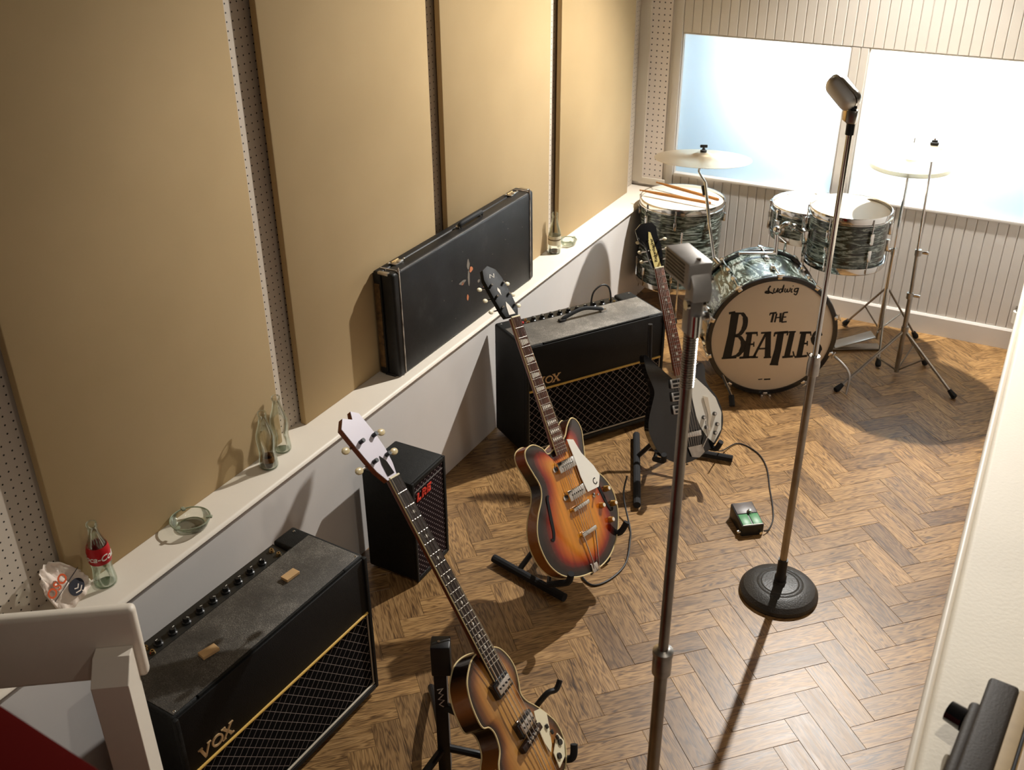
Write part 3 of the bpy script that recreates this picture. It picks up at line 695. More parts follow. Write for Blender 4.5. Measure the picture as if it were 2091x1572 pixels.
# red board close to the lens
def red_board():
    A, C_ = px_floor(-60, 1398, 1.42), px_floor(300, 1632, 1.42)
    t_ = thing('red_board', 'plain red board edge in the lower left corner, out of focus', 'board', (-.78, .38, 0))
    d = (C_ - A).normalized(); n_ = Vector((-d.y, d.x, 0)); n_ = n_ if n_.dot(Vector((0, 0, 0)) - A) > 0 else -n_
    M = Matrix(((d.x, n_.x, 0, A.x), (d.y, n_.y, 0, A.y), (0, 0, 1, 0), (0, 0, 0, 1)))
    b = B().lo((-.25, 0, 1.395), (.55, .20, 1.42), .004).xf(M); outw(b, 'board_top', pm('red_lacquer', srgb(84, 6, 2), .85, spec=.1), t_)
    b = B().lo((-.25, .012, 0), (.55, .03, 1.396), .002).xf(M); outw(b, 'board_side', MATS['red_lacquer'], t_)
red_board()

# ------------------------------------------------------------------ case on the partition, lower right
def side_case():
    t_ = thing('carry_case', 'grey brown carry case with tan banding and a black knob, on the cream partition', 'case', (.10, 1.25, ZP))
    DK = pm('grey_brown_leatherette', srgb(54, 47, 40), .6, spec=.3, bump=.3, bscale=300); TN = pm('tan_band', srgb(170, 146, 108), .6, var=.1, vscale=30); TD = pm('tan_wood', srgb(150, 116, 62), .5)
    y1 = 1.392; z1 = .075
    prof = [(-.028, 0), (.075, 0), (.075, z1), (.0, z1), (-.014, z1 - .006)]
    # dark moulded edge, band, seam and tan front, side by side across the top
    def slab(name, x0, x1, zt, mt, yy, bev=.004):
        b = B().lo((x0, .75, ZP + .001), (x1, yy, ZP + zt), bev, 3); outw(b, name, mt, t_)
    slab('side_moulding', .068, .088, z1 - .012, DK, y1 - .055, .008)
    slab('dark_cover', .082, .127, z1, DK, y1, .007)
    slab('tan_band', .127, .147, z1 - .001, TN, y1 - .006, .001)
    slab('seam', .147, .152, z1 - .004, BLACK, y1 - .008, .0005)
    slab('tan_front', .152, .36, z1 - .002, TD, y1 - .012, .004)
    b = B().cyl((.0695, 1.308, ZP + .042), (.044, 1.315, ZP + .042), .019, .017, 20); outw(b, 'knob', BLKGLOSS, t_)
    t_.rotation_euler = (0, 0, math.radians(-6))
side_case()

# ------------------------------------------------------------------ white fitting at the back right corner
t_ = thing('wall_valve', 'small white cylindrical valve on a dark bracket at the back wall', 'valve', (.022, YB, .185))
B().cyl((0, -.03, -.03), (0, -.03, .03), .02, .022, 16).out('valve_head', PGWHITE, t_)
B().cyl((0, -.03, .03), (0, -.03, .05), .010, .008, 10).out('stem', BLACK, t_)
B().box((0, -.011, .04), (.03, .022, .014), bev=.002).out('bracket', STEEL, t_)

# ------------------------------------------------------------------ foot pedal and cables
t_ = thing('effects_pedal', 'black stomp box pedal with a green top plate, on the open floor', 'pedal')
c0 = Vector((-.702, 3.118)); a0 = math.radians(-52)
t_.location = (c0.x, c0.y, 0); t_.rotation_euler = (0, 0, a0)
B().prism([(-.062, .0), (.062, .0), (.062, .045), (-.062, .060)], -.043, .043, Matrix(((0, 0, 1, 0), (1, 0, 0, 0), (0, 1, 0, 0), (0, 0, 0, 1))), .004).xf(Matrix.Rotation(-PI / 2, 4, 'Z') @ Matrix.Translation((0, 0, .001))).out('housing', pm('black_enamel', (.012, .012, .012), .35), t_)
tl = math.atan2(.015, .124)
Mt = Matrix.Translation((0, 0, .0545)) @ Matrix.Rotation(tl, 4, 'Y')
for (x0, x1, y0, y1, mt, nm) in ((-.058, -.002, -.038, .038, pm('grey_plate', srgb(92, 84, 80), .4), 'grey_plate'), (.002, .058, -.038, -.003, pm('green_plate', srgb(70, 136, 84), .4), 'green_plate'), (.002, .058, .003, .038, MATS['green_plate'], 'green_plate')):
    B().lo((x0, y0, -.0005), (x1, y1, .0018), .0008).xf(Mt).out(nm, mt, t_)
B().lo((.058, -.038, -.001), (.0605, .038, .0015)).xf(Mt).out('light_edge', PGWHITE, t_, 0)
B().lathe([(.010, 0), (.010, .005), (.006, .006), (.006, .013), (0, .014)], 14, Mt @ Matrix.Translation((-.006, .01, .001))).out('foot_switch', CHROME, t_)
B().cyl((.055, -.046, .018), (.055, -.056, .018), .007).out('jack_socket', CHROME, t_)
B().cyl((.064, .03, .014), (.072, .03, .014), .006).out('jack_socket', CHROME, t_)
CABLE = pm('black_cable', (.012, .012, .013), .5)
def cable(name, label, pts, r=.0032, n=7):
    base = Vector(pts[0]); base.z = 0
    t_ = tag(B().tube([Vector(p_) - base for p_ in cat_rom(pts, 8, False)], r, n).out(name, CABLE), label, 'cable', 'instrument cables'); t_.location = base
    return t_
Z = .0045
cable('instrument_cable', 'thin black cable curving over the floor from black guitar to pedal',
      [(-.93, 3.43, .09), (-.935, 3.55, .02), (-.90, 3.66, Z), (-.811, 3.628, Z), (-.744, 3.538, Z), (-.688, 3.39, Z), (-.652, 3.297, Z), (-.622, 3.20, Z), (-.618, 3.125, .006), (-.628, 3.098, .014)], .0027)
cable('instrument_cable', 'black cable hanging beside the orange sunburst guitar to the floor',
      [(-1.16, 3.05, .12), (-1.15, 3.0, .06), (-1.08, 2.90, Z), (-1.05, 2.83, Z), (-1.012, 2.70, Z), (-1.022, 2.60, Z), (-1.06, 2.535, Z), (-1.11, 2.55, Z), (-1.14, 2.60, Z)], .0035)
# patch cable looping out of the far amplifier's inputs
Mb = Matrix.Translation(ampB.location) @ Matrix.Rotation(ampB.rotation_euler.z, 4, 'Z')
pts = [Mb @ Vector(q) for q in [(-.098, .115, .485), (-.098, .112, .53), (-.10, .125, .575), (-.10, .165, .598), (-.10, .20, .58), (-.098, .212, .53), (-.098, .21, .485)]]
cable('patch_cable', 'short black patch cable looping up from the back of the far amplifier', pts, .004)
# ------------------------------------------------------------------ guitars
ML = Matrix(((1, 0, 0, 0), (0, 0, -1, 0), (0, 1, 0, 0), (0, 0, 0, 1)))     # (across, along the neck, proud of the face) -> local
def pose(x, n, up, t): 
    x, n, up = Vector(x), Vector(n), Vector(up); M = Matrix((x, -n, up)).transposed().to_4x4(); M.translation = t; return M
def mat_burst(name, rough=.12):
    m_, t, p = nt(name); L = t.links.new
    a = N(t, 'ShaderNodeAttribute', attribute_name='burst'); tc = N(t, 'ShaderNodeTexCoord')
    mp = N(t, 'ShaderNodeMapping'); mp.inputs['Scale'].default_value = (90, 90, 6); L(tc.outputs['Object'], mp.inputs[0])
    n_ = N(t, 'ShaderNodeTexNoise', Scale=1.0, Detail=4.0); L(mp.outputs[0], n_.inputs['Vector'])
    r = ramp(t, [(.3, (.72, .72, .72)), (.7, (1.05, 1.05, 1.05))]); L(n_.outputs['Fac'], r.inputs[0])
    mx = N(t, 'ShaderNodeMix', data_type='RGBA', blend_type='MULTIPLY'); mx.inputs[0].default_value = 1; L(a.outputs['Color'], mx.inputs[6]); L(r.outputs[0], mx.inputs[7]); L(mx.outputs[2], p.inputs['Base Color'])
    p.inputs['Roughness'].default_value = rough; p.inputs['Coat Weight'].default_value = .6; p.inputs['Coat Roughness'].default_value = .08
    return m_
BURST = mat_burst('sunburst_lacquer')
def mat_rosewood(name, lo, hi):
    m_, t, p = nt(name); L = t.links.new; tc = N(t, 'ShaderNodeTexCoord')
    mp = N(t, 'ShaderNodeMapping'); mp.inputs['Scale'].default_value = (160, 160, 9); L(tc.outputs['Object'], mp.inputs[0])
    n_ = N(t, 'ShaderNodeTexNoise', Scale=1.0, Detail=5.0); L(mp.outputs[0], n_.inputs['Vector'])
    r = ramp(t, [(.3, lo), (.7, hi)]); L(n_.outputs['Fac'], r.inputs[0]); L(r.outputs[0], p.inputs['Base Color']); p.inputs['Roughness'].default_value = .4
    return m_
ROSE = mat_rosewood('rosewood', srgb(58, 30, 20), srgb(104, 58, 40)); ROSE2 = mat_rosewood('red_rosewood', srgb(96, 44, 26), srgb(146, 76, 48)); EBON = mat_rosewood('dark_rosewood', srgb(26, 16, 12), srgb(52, 32, 22))
MAPLE = mat_rosewood('amber_maple', srgb(134, 66, 22), srgb(168, 92, 36)); MAHOG = mat_rosewood('mahogany_neck', srgb(112, 50, 20), srgb(142, 70, 28))
PEARL = pm('mother_of_pearl', srgb(226, 218, 204), .25)
def mat_side(name, z0, z1, stops):
    m_, t, p = nt(name); L = t.links.new; tc = N(t, 'ShaderNodeTexCoord'); sp = N(t, 'ShaderNodeSeparateXYZ'); L(tc.outputs['Object'], sp.inputs[0])
    mr = N(t, 'ShaderNodeMapRange'); mr.inputs['From Min'].default_value = z0; mr.inputs['From Max'].default_value = z1; L(sp.outputs[2], mr.inputs[0])
    r = ramp(t, stops); L(mr.outputs[0], r.inputs[0]); L(r.outputs[0], p.inputs['Base Color']); p.inputs['Roughness'].default_value = .2; p.inputs['Coat Weight'].default_value = .4
    return m_
dk_, am_ = (.018, .008, .004), (.34, .12, .022)
SIDE2 = mat_side('bass_side_lacquer', -.014, .40, [(0, am_), (.40, am_), (.56, dk_), (.68, dk_), (.76, am_), (.84, am_), (.95, dk_)])
SIDE1 = mat_side('guitar_side_lacquer', -.004, .49, [(0, dk_), (.12, am_), (.50, am_), (.62, dk_), (.74, dk_), (.86, (.30, .06, .012)), (1, dk_)])
BIND = pm('cream_binding', srgb(224, 202, 150), .35)
def body(parent, outline, T, cols, core, dome, binding, side_mat, back_mat, both=True, round_=0):
    "outline (w, s); cols: [(k, colour)] from edge (0) to core (1)"
    P = cat_rom(outline, 5); n = len(P)
    ks = [k for k, _ in cols]
    bm = bmesh.new(); cl = bm.verts.layers.float_color.new('burst'); rings = []
    for k, c_ in cols:
        ring = []
        for q in P:
            c0 = Vector((core[0], min(max(q.y, core[1]), core[2]))); xy = q + (c0 - q) * k
            v = bm.verts.new((xy.x, xy.y, dome * math.sin(k * PI / 2))); v[cl] = (*c_, 1); ring.append(v)
        rings.append(ring)
    for a, b in zip(rings, rings[1:]):
        for i in range(n): bm.faces.new((a[i], a[(i + 1) % n], b[(i + 1) % n], b[i]))
    bmesh.ops.remove_doubles(bm, verts=rings[-1], dist=.0004)
    bmesh.ops.recalc_face_normals(bm, faces=bm.faces[:]); bm.normal_update()
    if sum(f.normal.z for f in bm.faces) < 0: bmesh.ops.reverse_faces(bm, faces=bm.faces[:])
    # thin edge so that the top has thickness
    bm.transform(ML); me = bpy.data.meshes.new('top'); bm.to_mesh(me); bm.free(); me.materials.append(BURST); me.polygons.foreach_set('use_smooth', [True] * len(me.polygons)); link('top', me, parent)
    b = B(); t = b.bm
    f0 = [t.verts.new((q.x, q.y, 0)) for q in P]; f1 = [t.verts.new((q.x, q.y, -T)) for q in P]
    for i in range(n): t.faces.new((f0[i], f1[i], f1[(i + 1) % n], f0[(i + 1) % n]))
    bmesh.ops.recalc_face_normals(t, faces=t.faces[:]); b.xf(ML).out('side', side_mat, parent, 50)
    b = B(); t = b.bm; t.faces.new([t.verts.new((q.x, q.y, -T)) for q in P][::-1]); bmesh.ops.triangulate(t, faces=t.faces[:]); b.xf(ML).out('back', back_mat, parent, 0)
    if binding:
        for z in ((0, -T) if both else (0,)):
            B().tube([(q.x, q.y, z) for q in P], .0024, 6, closed=True).xf(ML).out('binding', BIND, parent)
def neck(parent, nut, end, s_joint, wn, we, fb_mat, neck_mat, frets, scale, zf, inlays, bind=None, strings=6, bridge=None, sm=None):
    "nut, end: (w, s) of the fingerboard axis; zf: height of the board over the body face"
    nv, ev = Vector(nut), Vector(end); L = (nv - ev).length; d = (nv - ev) / L; pr = Vector((d.y, -d.x))
    at = lambda s_, o: ev + d * s_ + pr * o                     # s_ from the body end
    wd = lambda s_: we + (wn - we) * s_ / L
    q = lambda a, b: [tuple(at(a, -wd(a) / 2)), tuple(at(a, wd(a) / 2)), tuple(at(b, wd(b) / 2)), tuple(at(b, -wd(b) / 2))]
    B().prism(q(0, L), zf - .004, zf + .003).xf(ML).out('fingerboard', fb_mat, parent, 0)
    # rounded neck behind the board
    sj = s_joint; prof = []
    bb = B(); t = bb.bm; rings = []
    for k in range(9):
        s_ = sj + (L - sj) * k / 8; r = []
        for a in range(9):
            th = PI * a / 8; o = math.cos(th) * wd(s_) / 2 * .97; z_ = zf - .004 - math.sin(th) * (.019 + .010 * max(0, 1 - k / 1.5)); c_ = at(s_, o); r.append(t.verts.new((c_.x, c_.y, z_)))
        rings.append(r)
    for a, b in zip(rings, rings[1:]):
        for i in range(8): t.faces.new((a[i], a[i + 1], b[i + 1], b[i]))
        t.faces.new((a[8], a[0], b[0], b[8]))
    t.faces.new(rings[0]); t.faces.new(rings[-1][::-1]); bmesh.ops.recalc_face_normals(t, faces=t.faces[:]); bb.xf(ML).out('neck', neck_mat, parent, 50)
    if bind:
        for sg in (-1, 1):
            B().tube([(*at(a, sg * wd(a) / 2), zf + .0008) for a in (0, L)], .0022, 6).xf(ML).out('neck_binding', bind, parent)
    FR = pm('fret_wire', (.75, .70, .62), .25, 1)
    pos = []
    for k in range(1, frets + 1):
        s_ = L - scale * (1 - 2 ** (-k / 12)); pos.append(s_)
        if s_ < .003: break
        a, b = at(s_, -wd(s_) / 2 * .97), at(s_, wd(s_) / 2 * .97)
        B().tube([(a.x, a.y, zf + .0034), (b.x, b.y, zf + .0034)], .0014, 5).xf(ML).out('fret', FR, parent)
    pos = [L] + pos
    for f in (3, 5, 7, 9, 12, 15, 17, 19):
        if f < len(pos):
            a, b = pos[f - 1], pos[f]; mid = (a + b) / 2; c_ = at(mid, 0)
            if inlays == 'dot': B().cyl((c_.x, c_.y, zf + .0029), (c_.x, c_.y, zf + .0035), .0050, n=12).xf(ML).out('inlay', PEARL, parent)
            else:
                g = (a - b) * .34; w1 = wd(mid) * .41
                pl = [tuple(at(mid - g, -w1)), tuple(at(mid - g * .6, w1)), tuple(at(mid + g * .6, w1)), tuple(at(mid + g, -w1))]
                B().prism(pl, zf + .0029, zf + .0035).xf(ML).out('inlay', PEARL, parent, 0)
    a, b = at(L + .002, -wn / 2), at(L + .002, wn / 2)
    B().tube([(a.x, a.y, zf + .003), (b.x, b.y, zf + .003)], .0032, 6).xf(ML).out('nut', IVORY, parent)
    SM = sm or pm('string_steel', (.78, .74, .68), .25, 1)
    return at, L, wd, SM
def string_set(parent, at, L, wn, count, bridge_pt, bridge_w, tail, zf, zb, posts, SM, r0=.0010, r1=.0007):
    for i in range(count):
        f = i / (count - 1) - .5; a = at(L, f * wn * .8); bp_ = (bridge_pt[0] + f * bridge_w, bridge_pt[1]); tl = (tail[0] + f * tail[2], tail[1])
        pts = [(tl[0], tl[1], zb - .008), (bp_[0], bp_[1], zb), (a.x, a.y, zf + .0065)]
        if posts: pts.append((posts[i][0], posts[i][1], posts[i][2]))
        B().tube(pts, r0 + (r1 - r0) * i / (count - 1), 5).xf(ML).out('string', SM, parent)
def pickup(parent, c, w_, l_, h_, ang, mat, name='pickup', cover=None):
    M = Matrix.Translation((c[0], c[1], 0)) @ Matrix.Rotation(ang, 4, 'Z')
    o = B().lo((-w_ / 2, -l_ / 2, 0), (w_ / 2, l_ / 2, h_), .003).xf(ML @ M).out(name, mat, parent)
    pmesh = CHROME if mat is not CHROME else pm('pole_dark', (.2, .19, .17), .3, 1)
    for k in range(6):
        x_ = (k / 5 - .5) * w_ * .62
        B().cyl((x_, 0, h_ - .0005), (x_, 0, h_ + .0012), .0028, n=8).xf(ML @ M).out('pole_piece', pmesh, o)
    return o
def knob(parent, w_, s_, mat, r=.0115, h_=.018, cap=None):
    o = B().lathe([(r, 0), (r * .92, .004), (r * .78, h_ * .8), (r * .7, h_), (0, h_)], 16, Matrix.Translation((w_, s_, .001))).xf(ML).out('knob', mat, parent)
    if cap: B().cyl((w_, s_, h_ + .0008), (w_, s_, h_ + .0018), r * .55, n=12).xf(ML).out('knob_cap', cap, o)
def tuner(parent, w_, s_, z_, side, btn, dark=NICKEL):
    o = B().cyl((w_, s_, z_ - .004), (w_, s_, z_ + .013), .0042, n=10).xf(ML).out('tuning_post', dark, parent)
    sh = B().cyl((w_ + side * .008, s_, z_ - .02), (w_ + side * .032, s_, z_ - .02), .0025, n=8).xf(ML).out('tuner_shaft', dark, parent)
    B().sphere((w_ + side * .040, s_, z_ - .02), .010, 10, (1.1, .8, .45)).xf(ML).out('tuner_button', btn, sh)
def strap_button(parent, w_, s_, d_):
    B().lathe([(.004, 0), (.003, .006), (.006, .010), (.005, .012), (0, .012)], 10, Matrix.Translation((w_, s_, d_)) @ Matrix.Rotation(PI / 2, 4, 'X')).xf(ML).out('strap_button', CHROME, parent)

# ---- orange sunburst hollow guitar
G1M = pose((.2151, .9618, -.1695), (.8405, -.0939, .5336), (-.4973, .2572, .8286), (-1.0223, 2.4483, .1538))
g1 = thing('electric_guitar', 'orange and red sunburst hollow guitar with a white pickguard, in front of the far amplifier', 'guitar', M=G1M)
out1 = [(-.04, .41), (-.062, .437), (-.10, .457), (-.14, .447), (-.150, .415), (-.138, .37), (-.126, .325), (-.14, .285), (-.18, .24), (-.207, .195), (-.215, .145), (-.2, .082), (-.155, .032), (-.085, .004), (0, -.004),
        (.08, .010), (.145, .050), (.19, .105), (.212, .165), (.210, .220), (.185, .268), (.148, .308), (.130, .345), (.143, .392), (.158, .44), (.152, .475), (.128, .492), (.095, .473), (.062, .44), (.012, .425)]
DKB, RDB, ORB, AMB = (.010, .007, .006), (.24, .012, .004), (.52, .10, .006), (.66, .24, .018)
body(g1, out1, .046, [(0, DKB), (.10, DKB), (.20, (.05, .008, .005)), (.30, RDB), (.44, ORB), (.62, AMB), (1, (.66, .25, .022))], (.0, .12, .33), .006, True, SIDE1, MAHOG)
at, L1, wd1, SM = neck(g1, (.010, .871), (.014, .395), .03, .042, .056, ROSE, MAHOG, 22, .645, .010, 'block', BIND)
hp = [(-.030, .876), (-.014, .876), (.032, .876), (.047, .90), (.050, .96), (.046, 1.02), (.036, 1.05), (.006, 1.068), (-.026, 1.055), (-.042, 1.02), (-.040, .95), (-.036, .90)]
HEADBLK = pm('black_headstock', (.006, .006, .006), .6, spec=.25)
hd = B().prism([(x_, y_) for x_, y_ in hp], -.008, .008, None, .002).xf(ML @ Matrix.Translation((0, .876, 0)) @ Matrix.Rotation(-.20, 4, 'X') @ Matrix.Translation((0, -.876, 0))).out('headstock', HEADBLK, g1)
MH = ML @ Matrix.Translation((0, .876, 0)) @ Matrix.Rotation(-.20, 4, 'X') @ Matrix.Translation((0, -.876, 0))
B().stroke([(-.012, 1.022), (-.004, 1.035), (.008, 1.022), (.016, 1.036)], .003, .0082, .0088, MH).out('headstock_inlay', PEARL, hd, 0)
B().prism([(.0, .985), (.006, .975), (0, .955), (-.006, .975)], .0082, .0088, MH).out('headstock_inlay', PEARL, hd, 0)
B().prism([(-.012, .882), (.020, .882), (.012, .915), (.004, .93), (-.004, .915)], .0082, .0095, MH).out('truss_cover', PEARL, hd, 0)
for sg, w0 in ((-1, -.026), (1, .034)):
    for k in range(3):
        s_ = .912 + .042 * k; o = B().cyl((w0, s_, .006), (w0, s_, .018), .0042, n=10).xf(MH).out('tuning_post', CHROME, g1)
        sh = B().cyl((w0 + sg * .010, s_, -.008), (w0 + sg * .032, s_, -.008), .0025, n=8).xf(MH).out('tuner_shaft', CHROME, g1)
        B().sphere((w0 + sg * .040, s_, -.008), .010, 10, (1.1, .8, .45)).xf(MH).out('tuner_button', IVORY, sh)
pickup(g1, (.010, .356), .088, .036, .020, .05, CHROME, 'pickup'); pickup(g1, (.014, .258), .088, .036, .020, .05, CHROME, 'pickup')
for c_ in ((.010, .356), (.014, .258)):
    for sg in (-1, 1): B().cyl((c_[0] + sg * .052, c_[1] + sg * .002, 0), (c_[0] + sg * .052, c_[1] + sg * .002, .008), .009, n=12).xf(ML).out('pickup_ear', CHROME, g1)
br = B().box((.016, .212, .014), (.088, .014, .010), (0, 0, .06), bev=.002).xf(ML).out('bridge', CHROME, g1)
for sg in (-1, 1): B().cyl((.016 + sg * .038, .212 + sg * .002, 0), (.016 + sg * .038, .212 + sg * .002, .012), .005, n=10).xf(ML).out('bridge_post', CHROME, br)
tp = B().box((.014, .124, .014), (.080, .016, .009), (0, 0, .06), bev=.003).xf(ML).out('tailpiece', CHROME, g1)
for sg in (-1, 1): B().tube([(.014 + sg * .034, .124, .014), (.004 + sg * .016, .03, .010), (-.002 + sg * .014, .004, .006)], .0022, 6).xf(ML).out('trapeze_rod', CHROME, tp)
B().box((-.002, .006, .004), (.040, .030, .006), bev=.002).xf(ML).out('tail_hinge', CHROME, tp)
string_set(g1, at, L1, .042, 6, (.016, .212), .056, (.014, .124, .056), .010, .023, None, SM)
pg = [(.055, .433), (.086, .424), (.103, .372), (.143, .315), (.158, .278), (.133, .243), (.072, .243), (.066, .275), (.062, .30), (.062, .34), (.060, .377)]
B().prism(pg, .012, .0145).xf(ML).out('pickguard', PGWHITE, g1, 0)
B().stroke(ell(.124, .266, .010, .010, 60, 330, 14) + [(.128, .258)], .0035, .0146, .0152, ML).out('pickguard_emblem', BLKGLOSS, g1, 0)
fh = lambda w_, sg: cat_rom([(w_ - sg * .022, .285), (w_ - sg * .012, .280), (w_ - sg * .004, .245), (w_ + sg * .003, .212), (w_ + sg * .010, .175), (w_ + sg * .022, .150), (w_ + sg * .032, .156)], 4, False)
for c_, sg in ((-.128, -1), (.148, 1)):
    pts = fh(c_, sg); k = len(pts)
    B().stroke([tuple(q) for q in pts], [.006 + .007 * math.sin(PI * i / (k - 1)) for i in range(k)], .0028, .0046, ML).out('sound_hole', pm('hole_black', (.004, .003, .003), .9), g1, 0)
GK = pm('gold_knob', srgb(196, 150, 70), .25, .6)
for w_, s_ in ((.178, .224), (.188, .168), (.124, .180), (.146, .122)): knob(g1, w_, s_, GK, cap=PEARL)
o = B().lathe([(.008, 0), (.008, .004), (.003, .006), (.0025, .018), (.004, .022), (0, .024)], 12, Matrix.Translation((.104, .222, .004))).xf(ML).out('selector_switch', CHROME, g1)
strap_button(g1, -.002, -.006, -.022)

# ---- violin shaped bass
G2M = pose((-.0059, .9837, -.1796), (.7901, .1147, .6021), (-.6129, .1383, .778), (-.7794, 1.6252, .1102))
g2 = thing('bass_guitar', 'brown sunburst violin shaped bass with a pale headstock, nearest the viewer', 'bass guitar', M=G2M)
out2 = [(-.02, .400), (-.05, .388), (-.085, .362), (-.105, .322), (-.113, .278), (-.110, .252), (-.090, .240), (-.083, .215), (-.097, .178), (-.130, .150), (-.152, .10), (-.142, .045), (-.10, .004), (-.04, -.014),
        (.04, -.014), (.10, .004), (.142, .045), (.152, .10), (.130, .150), (.106, .186), (.086, .212), (.080, .238), (.094, .262), (.110, .298), (.108, .335), (.090, .370), (.055, .390), (.018, .400)]
body(g2, out2, .062, [(0, (.02, .010, .006)), (.08, (.035, .014, .007)), (.20, (.16, .05, .012)), (.36, (.42, .17, .035)), (.6, (.55, .27, .07)), (1, (.57, .29, .085))], (.0, .10, .30), .010, True, SIDE2, MAPLE)
at, L2, wd2, SM2 = neck(g2, (.031, .905), (.020, .315), .075, .042, .054, EBON, MAHOG, 22, .762, .016, 'dot', BIND)
hp = [(.008, .905), (.052, .905), (.066, .94), (.074, .98), (.074, 1.03), (.064, 1.098), (.040, 1.112), (.026, 1.090), (-.004, 1.104), (-.030, 1.080), (-.022, 1.02), (-.016, .98), (-.008, .94)]
MH = ML @ Matrix.Translation((0, .905, .010)) @ Matrix.Rotation(-.12, 4, 'X') @ Matrix.Translation((0, -.905, 0))
hd = B().prism(hp, -.014, .0, None, .001).xf(MH).out('headstock', MAHOG, g2)
B().prism([(x_ + (.0012 if x_ < .03 else -.0012), y_) for x_, y_ in hp], .0002, .0022).xf(MH).out('headstock_face', pm('pale_pearloid', srgb(214, 206, 216), .35), g2, 0)
B().prism([(.018, .915), (.046, .915), (.046, .950), (.034, .972), (.024, .950)], .0023, .0045, MH).out('truss_cover', BLKGLOSS, hd, 0)
for w0, sg in ((.002, -1), (.060, 1)):
    for k in range(2):
        s_ = .965 + .062 * k
        B().cyl((w0, s_, .0), (w0, s_, .018), .006, n=10).xf(MH).out('tuning_post', BLACK, g2)
        sh = B().cyl((w0 + sg * .012, s_, -.010), (w0 + sg * .040, s_, -.010), .003, n=8).xf(MH).out('tuner_shaft', NICKEL, g2)
        B().sphere((w0 + sg * .050, s_, -.010), .013, 10, (1.2, .8, .45)).xf(MH).out('tuner_button', pm('pearl_button', srgb(206, 188, 146), .3), sh)
for c_ in ((.008, .300), (.016, .180)):
    o = B().box((c_[0], c_[1], .016), (.078, .042, .020), (0, 0, .05), bev=.003).xf(ML).out('pickup_surround', BLKGLOSS, g2)
    B().box((c_[0], c_[1], .026), (.066, .026, .008), (0, 0, .05), bev=.002).xf(ML).out('pickup_cover', CHROME, o)
    for k in range(4): B().cyl((c_[0] - .024 + .016 * k, c_[1], .029), (c_[0] - .024 + .016 * k, c_[1], .032), .003, n=8).xf(ML).out('pole_piece', BLACK, o)
B().box((.010, .142, .018), (.110, .018, .016), (0, 0, .08), bev=.003).xf(ML).out('bridge', EBON, g2)
for k in range(4): B().box((-.014 + .017 * k, .143 + .0014 * k, .028), (.012, .006, .006), bev=.001).xf(ML).out('saddle', CHROME, g2)
string_set(g2, at, L2, .042, 4, (.011, .142), .051, (.004, .02, .05), .016, .031, None, SM2, .0017, .0012)
tp = B().box((.004, .022, .018), (.060, .018, .008), bev=.002).xf(ML).out('tailpiece', CHROME, g2)
for sg in (-1, 1): B().tube([(.004 + sg * .024, .02, .016), (.004 + sg * .008, -.012, .010)], .0022, 6).xf(ML).out('tail_wire', CHROME, tp)
B().prism([(.075, .182), (.102, .174), (.118, .150), (.100, .120), (.074, .082), (.056, .07), (.052, .10), (.060, .150)], .013, .0155, ML).out('pickguard', IVORY, g2, 0)
B().prism([(.066, .062), (.118, .090), (.128, .060), (.10, .030), (.058, .022)], .012, .0145, ML).out('control_plate', IVORY, g2, 0)
for w_, s_ in ((.078, .045), (.108, .068)): knob(g2, w_, s_, BLKGLOSS)
for k in range(3): B().box((.088 + .008 * k, .098 - .022 * k + .03, .019), (.008, .012, .006), bev=.001).xf(ML).out('rocker_switch', BLKGLOSS, g2)
strap_button(g2, 0, -.016, -.03)

# ---- small black guitar with white pickguard
G3M = pose((.6843, .729, .0146), (.6419, -.6118, .4622), (-.3459, .3069, .8866), (-.9949, 3.2475, .1882))
g3 = thing('electric_guitar', 'small glossy black guitar with a white pickguard, in front of the bass drum', 'guitar', M=G3M)
out3 = [(-.030, .270), (-.069, .322), (-.098, .366), (-.114, .381), (-.121, .361), (-.116, .313), (-.104, .267), (-.099, .232), (-.115, .191), (-.136, .143), (-.147, .095), (-.138, .045), (-.118, .0), (-.085, -.035), (-.04, -.056), (.0, -.059),
        (.05, -.046), (.108, -.018), (.143, .016), (.166, .06), (.172, .112), (.158, .170), (.132, .215), (.122, .250), (.126, .290), (.112, .315), (.084, .300), (.052, .268)]
BK = (.010, .010, .011)
body(g3, out3, .042, [(0, BK), (.06, BK), (1, BK)], (.01, .05, .24), .002, False, BLKGLOSS, BLKGLOSS)
at, L3, wd3, SM3 = neck(g3, (-.004, .700), (.015, .283), .02, .037, .050, ROSE2, BLKGLOSS, 21, .545, .012, 'dot', None)
MH = ML @ Matrix.Translation((0, .702, .006)) @ Matrix.Rotation(-.10, 4, 'X') @ Matrix.Translation((0, -.702, 0))
hp = [(-.024, .702), (.014, .702), (.024, .74), (.028, .79), (.020, .83), (.022, .862), (.006, .882), (-.040, .880), (-.064, .860), (-.060, .81), (-.036, .785), (-.034, .74)]
hd = B().prism(hp, -.012, .0, None, .002).xf(MH).out('headstock', BLKGLOSS, g3)
pl = B().prism([(-.020, .706), (.008, .706), (.004, .760), (-.002, .800), (-.008, .842), (-.016, .845), (-.024, .805), (-.024, .760)], .0003, .0022).xf(MH).out('name_plate', pm('cream_plate', srgb(226, 208, 138), .4), g3, 0)
text('lettering', 'Rickenbacker', .017, .0002, BLKGLOSS, hd, MH @ Matrix.Translation((-.009, .772, .0026)) @ Matrix.Rotation(PI / 2 + .03, 4, 'Z'))
